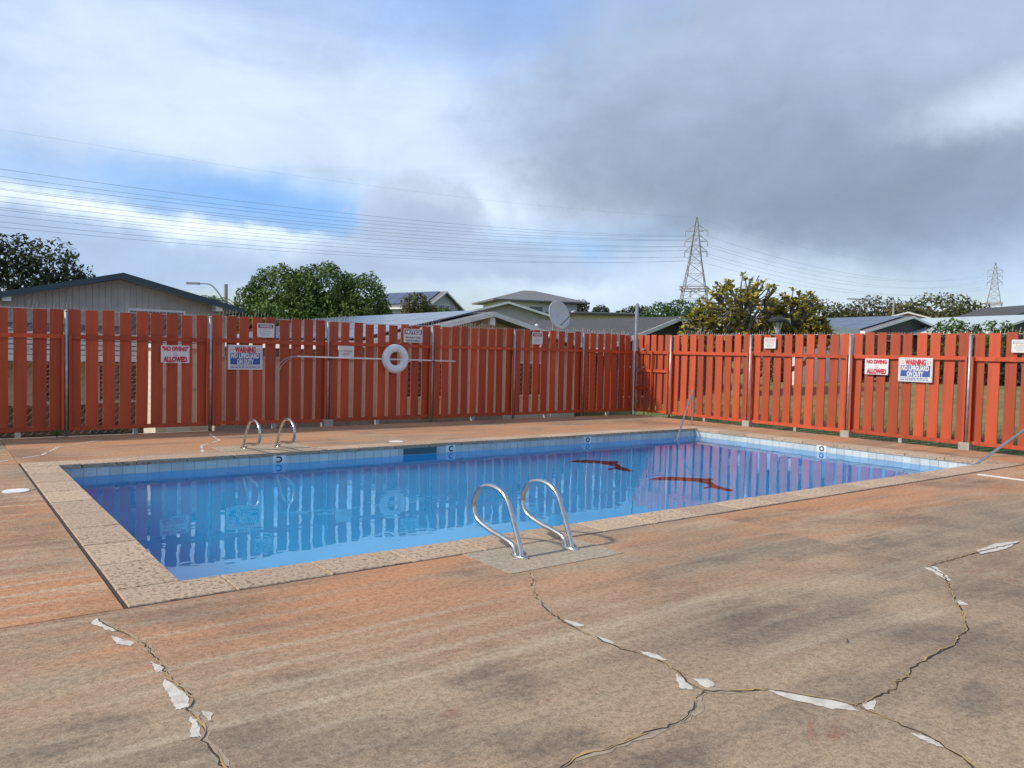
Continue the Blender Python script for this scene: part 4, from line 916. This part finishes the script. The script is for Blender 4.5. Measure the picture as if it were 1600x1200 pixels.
# plumeria: forked pale branches with leaf rosettes at the tips
def plumeria(label, base, lobes, seed):
    rg = random.Random(seed); t_ = thing('plumeria_tree', label, 'tree', base); bb, lb = B(), B(); b_ = Vector(base)
    fork = b_+Vector((0, 0, .7)); bb.tube([b_-Vector((0, 0, .4)), fork], [.16, .12], 8)
    for (x, y, z, rx, ry, rz_, n_) in lobes:
        c_ = Vector((x, y, z-rz_*.35)); k1 = fork.lerp(c_, .5)+Vector((rg.gauss(0, .1), rg.gauss(0, .1), -.1)); bb.tube(bez([fork, k1, c_], 4), [.085-.004*i for i in range(9)], 6)
        nb = max(4, n_//9)
        hubs = []
        for i in range(nb):
            a = rg.random()*6.283; e_ = rg.uniform(-.15, 1.); q = math.sqrt(max(0, 1-e_*e_))
            h_ = Vector((x+rx*.55*q*math.cos(a), y+ry*.55*q*math.sin(a), z+rz_*.5*e_)); hubs.append(h_); m_ = c_.lerp(h_, .5)+Vector((0, 0, -.06)); bb.tube([c_, m_, h_], [.05, .04, .032], 5)
        for i in range(n_):
            a = rg.random()*6.283; e_ = rg.uniform(-.55, 1.); q = math.sqrt(max(0, 1-e_*e_)); r_ = rg.uniform(.62, 1.04)
            tip = Vector((x+rx*r_*q*math.cos(a), y+ry*r_*q*math.sin(a), z+rz_*r_*e_)); h_ = min(hubs, key=lambda v: (v-tip).length)
            m_ = h_.lerp(tip, .55)+Vector((rg.gauss(0, .05), rg.gauss(0, .05), -.05)); bb.tube([h_, m_, tip], [.028, .023, .018], 5); d = (tip-m_).normalized()
            if rg.random() < .13: continue
            for k in range(rg.randint(6, 11)):
                a2 = rg.random()*6.283; o_ = (Vector((math.cos(a2), math.sin(a2), rg.uniform(-.5, .8))).normalized()*.8+d*.45).normalized(); s_ = rg.uniform(.13, .25)
                w_ = o_.cross(Vector((rg.gauss(0, .3), rg.gauss(0, .3), 1))); w_ = (w_.normalized() if w_.length > .01 else Vector((1, 0, 0)))*s_*.27
                p0 = tip-d*rg.random()*.12; lb.add([p0, p0+o_*s_*.5+w_, p0+o_*s_+Vector((0, 0, -.03)), p0+o_*s_*.5-w_], [(0, 1, 2, 3)])
    obj('trunk', bb, m_pbark2, t_); obj('crown', lb, m_lf_yel, t_)
plumeria('tall domed yellow-green plumeria with bare forked branches beyond the side fence', (21.6, 16.5, .35), [(21.7, 16.45, 2.95, 1.45, 1.5, 1.4, 330), (20.75, 17.2, 2.35, .85, .9, 1.0, 130), (22.1, 16.1, 2.1, 1.3, 1.2,   .8, 150)], 31)
plumeria('smaller yellow-green plumeria beside the tall one behind the black lamp', (23.0, 15.5, .5), [(23.05, 15.4, 2.9, .85, .9, 1.0, 170), (23.5, 15.0, 2.3, .8, .8, .8, 130), (22.6, 15.7, 2.1, .8, .8, .7, 100)], 35)
tag(obj('white_wall', B().box(26.2, 30.5, 17.3, 17.5, .2, 2.9), m_white), 'white house wall glimpsed through the plumeria branches', 'wall')
# bush and hedge beyond the lawn
tree('leafy_bush', 'leafy green bush before the pale metal roof beyond the lawn', (33, 14.2, 1.2), [(32.6, 14.6, 2.5, 1.0, 1.0, .85), (33.9, 13.7, 2.5, 1.1, 1, .8), (33.2, 14, 2.0, 1.6, 1.2, .7)], 3600, .10, m_lf_green, seed=51, cat='bush', trunk_r=.08)
for i, (x, y) in enumerate(((30.5, 18.6), (31.2, 16.9), (31.9, 15.2), (32.4, 13.2), (32.8, 11.4), (33.2, 9.5), (33.5, 7.5), (33.8, 5.5), (29.6, 20.2))):
    z = gz(x, y); tree('hedge_bush', 'dark green hedge bush in the row behind the lawn', (x, y, z), [(x, y, z+.65, 1.15, 1.15, .75), (x+.3, y-.5, z+.5, .9, .9, .55)], 1500, .11, m_lf_dark, seed=60+i, group='hedge row behind the lawn', cat='bush', trunk_r=.06)
# leafy plant at the foot of the back fence and the round mirror-like hoop
wp = thing('weed', 'small green weed at the foot of the back fence post', 'weed', (1.75, 15.05, 0)); bb = B()
for k in range(40):
    a = random.random()*6.28; l = random.uniform(.05, .16); z = random.uniform(.03, .14); bb.add([(1.75, 15.05, 0), (1.75+l*.5*math.cos(a)-.012, 15.05+l*.5*math.sin(a), z), (1.75+l*math.cos(a), 15.05+l*math.sin(a), z*.8), (1.75+l*.5*math.cos(a)+.012, 15.05+l*.5*math.sin(a)+.01, z)], [(0, 1, 2, 3)])
obj('leaves', bb, m_blade, wp)
hpn = [(2.62+.26*math.cos(a), 15.75+.06*math.sin(a*0), -.02+.26*math.sin(a)) for a in [2*math.pi*k/28 for k in range(29)]]
tag(obj('round_hoop', B().tube(hpn, .012, 6, False).add([(p[0], 15.76, p[2]) for p in hpn[:-1]], [tuple(range(28))]), m_glass), 'round dark disc with pale rim leaning behind the fence foot', 'disc')

# ------------------------------------------------------------------ pylons and lines
def pylon(base, H, rz, label):
    p = thing('pylon', label, 'pylon', base, None, rz); th = .25; b_ = B(); wbase, wtop = 7.4, 1.9; zt = H*.63
    def hw_(z): return wbase+(wtop*1.2-wbase)*(z/zt) if z < zt else wtop*1.2+(.25-wtop*1.2)*((z-zt)/(H-zt))
    lv = [0, .14*H, .28*H, .40*H, .50*H, .60*H, .68*H, .76*H, .84*H, .92*H, H]
    for i in range(len(lv)-1):
        a, c = lv[i], lv[i+1]; wa, wc = hw_(a), hw_(c); ca = [(-wa, -wa), (wa, -wa), (wa, wa), (-wa, wa)]; cc = [(-wc, -wc), (wc, -wc), (wc, wc), (-wc, wc)]
        for k in range(4):
            b_.beam((*ca[k], a), (*cc[k], c), th); k2 = (k+1) % 4
            b_.beam((*ca[k], a), (*cc[k2], c), th*.6); b_.beam((*ca[k2], a), (*cc[k], c), th*.6); b_.beam((*cc[k], c), (*cc[k2], c), th*.6)
    obj('lattice_tower', b_, m_lattice, p, world=False)
    pts = []
    for z in (.70*H, .79*H, .88*H):
        for s_ in (-1, 1):
            a = B(); tip = (s_*4.5, 0, z); w_ = hw_(z)
            for yy in (-w_, w_): a.beam((s_*w_, yy, z), tip, th*.6); a.beam((s_*w_*.8, yy, z+.055*H), tip, th*.5)
            obj('cross_arm', a, m_lattice, p, world=False); obj('insulator', B().tube([tip, (tip[0], 0, z-.045*H)], .22, 6), m_gtxt, p, world=False); pts.append((tip[0], 0, z-.045*H))
    pl = B(); w_ = hw_(.36*H)+.8
    for z in (.36*H, .385*H):
        for k in range(4):
            q = [(-w_, -w_), (w_, -w_), (w_, w_), (-w_, w_)]; pl.beam((*q[k], z), (*q[(k+1) % 4], z), .35)
    obj('platform', pl, m_lattice, p, world=False)
    for k in range(4): a = k*1.57+.4; obj('antenna', B().box(w_*math.cos(a)-.35, w_*math.cos(a)+.35, w_*math.sin(a)-.2, w_*math.sin(a)+.2, .30*H, .36*H-.2), m_white, p, world=False)
    pts.append((0, 0, H)); m_ = Matrix.Translation(base) @ Matrix.Rotation(rz, 4, 'Z'); return [m_ @ Vector(q) for q in pts]
pa = pylon((251, 214, 12.), 46, R(-55), 'lattice steel power pylon rising behind the plumeria trees')
pb = pylon((610.5, 247, 27.), 46.5, R(-68), 'distant lattice power pylon beyond the pale metal roof')
pc = pylon((-110, 190, 2.), 46, R(-86), 'lattice power pylon carrying the lines on past the grey siding house')
def line(a, c, sag, label, group, r_=.036):
    pts = [a.lerp(c, i/40)-Vector((0, 0, 4*sag*(i/40)*(1-i/40))) for i in range(41)]
    tag(obj('power_line', B().tube(pts, r_, 4, False), m_wire), label, 'power line', group)
for i in range(6):
    for dz in (0, 1.5):
        v = Vector((0, 0, -dz))
        line(pa[i]+v, pc[i]+v-Vector((0, 0, dz)), 8, 'thin power line sagging from the nearer pylon past the grey siding house', 'power lines over the houses')
    line(pa[i], pb[i], 11, 'thin power line sagging between the two pylons', 'power lines between the pylons')
line(pa[6], pc[6], 6.5, 'faint topmost earth wire running from the nearer pylon tip over the houses', None, .014)
line(pa[6], pb[6], 9, 'faint topmost earth wire joining the tips of the two pylons', None, .014)
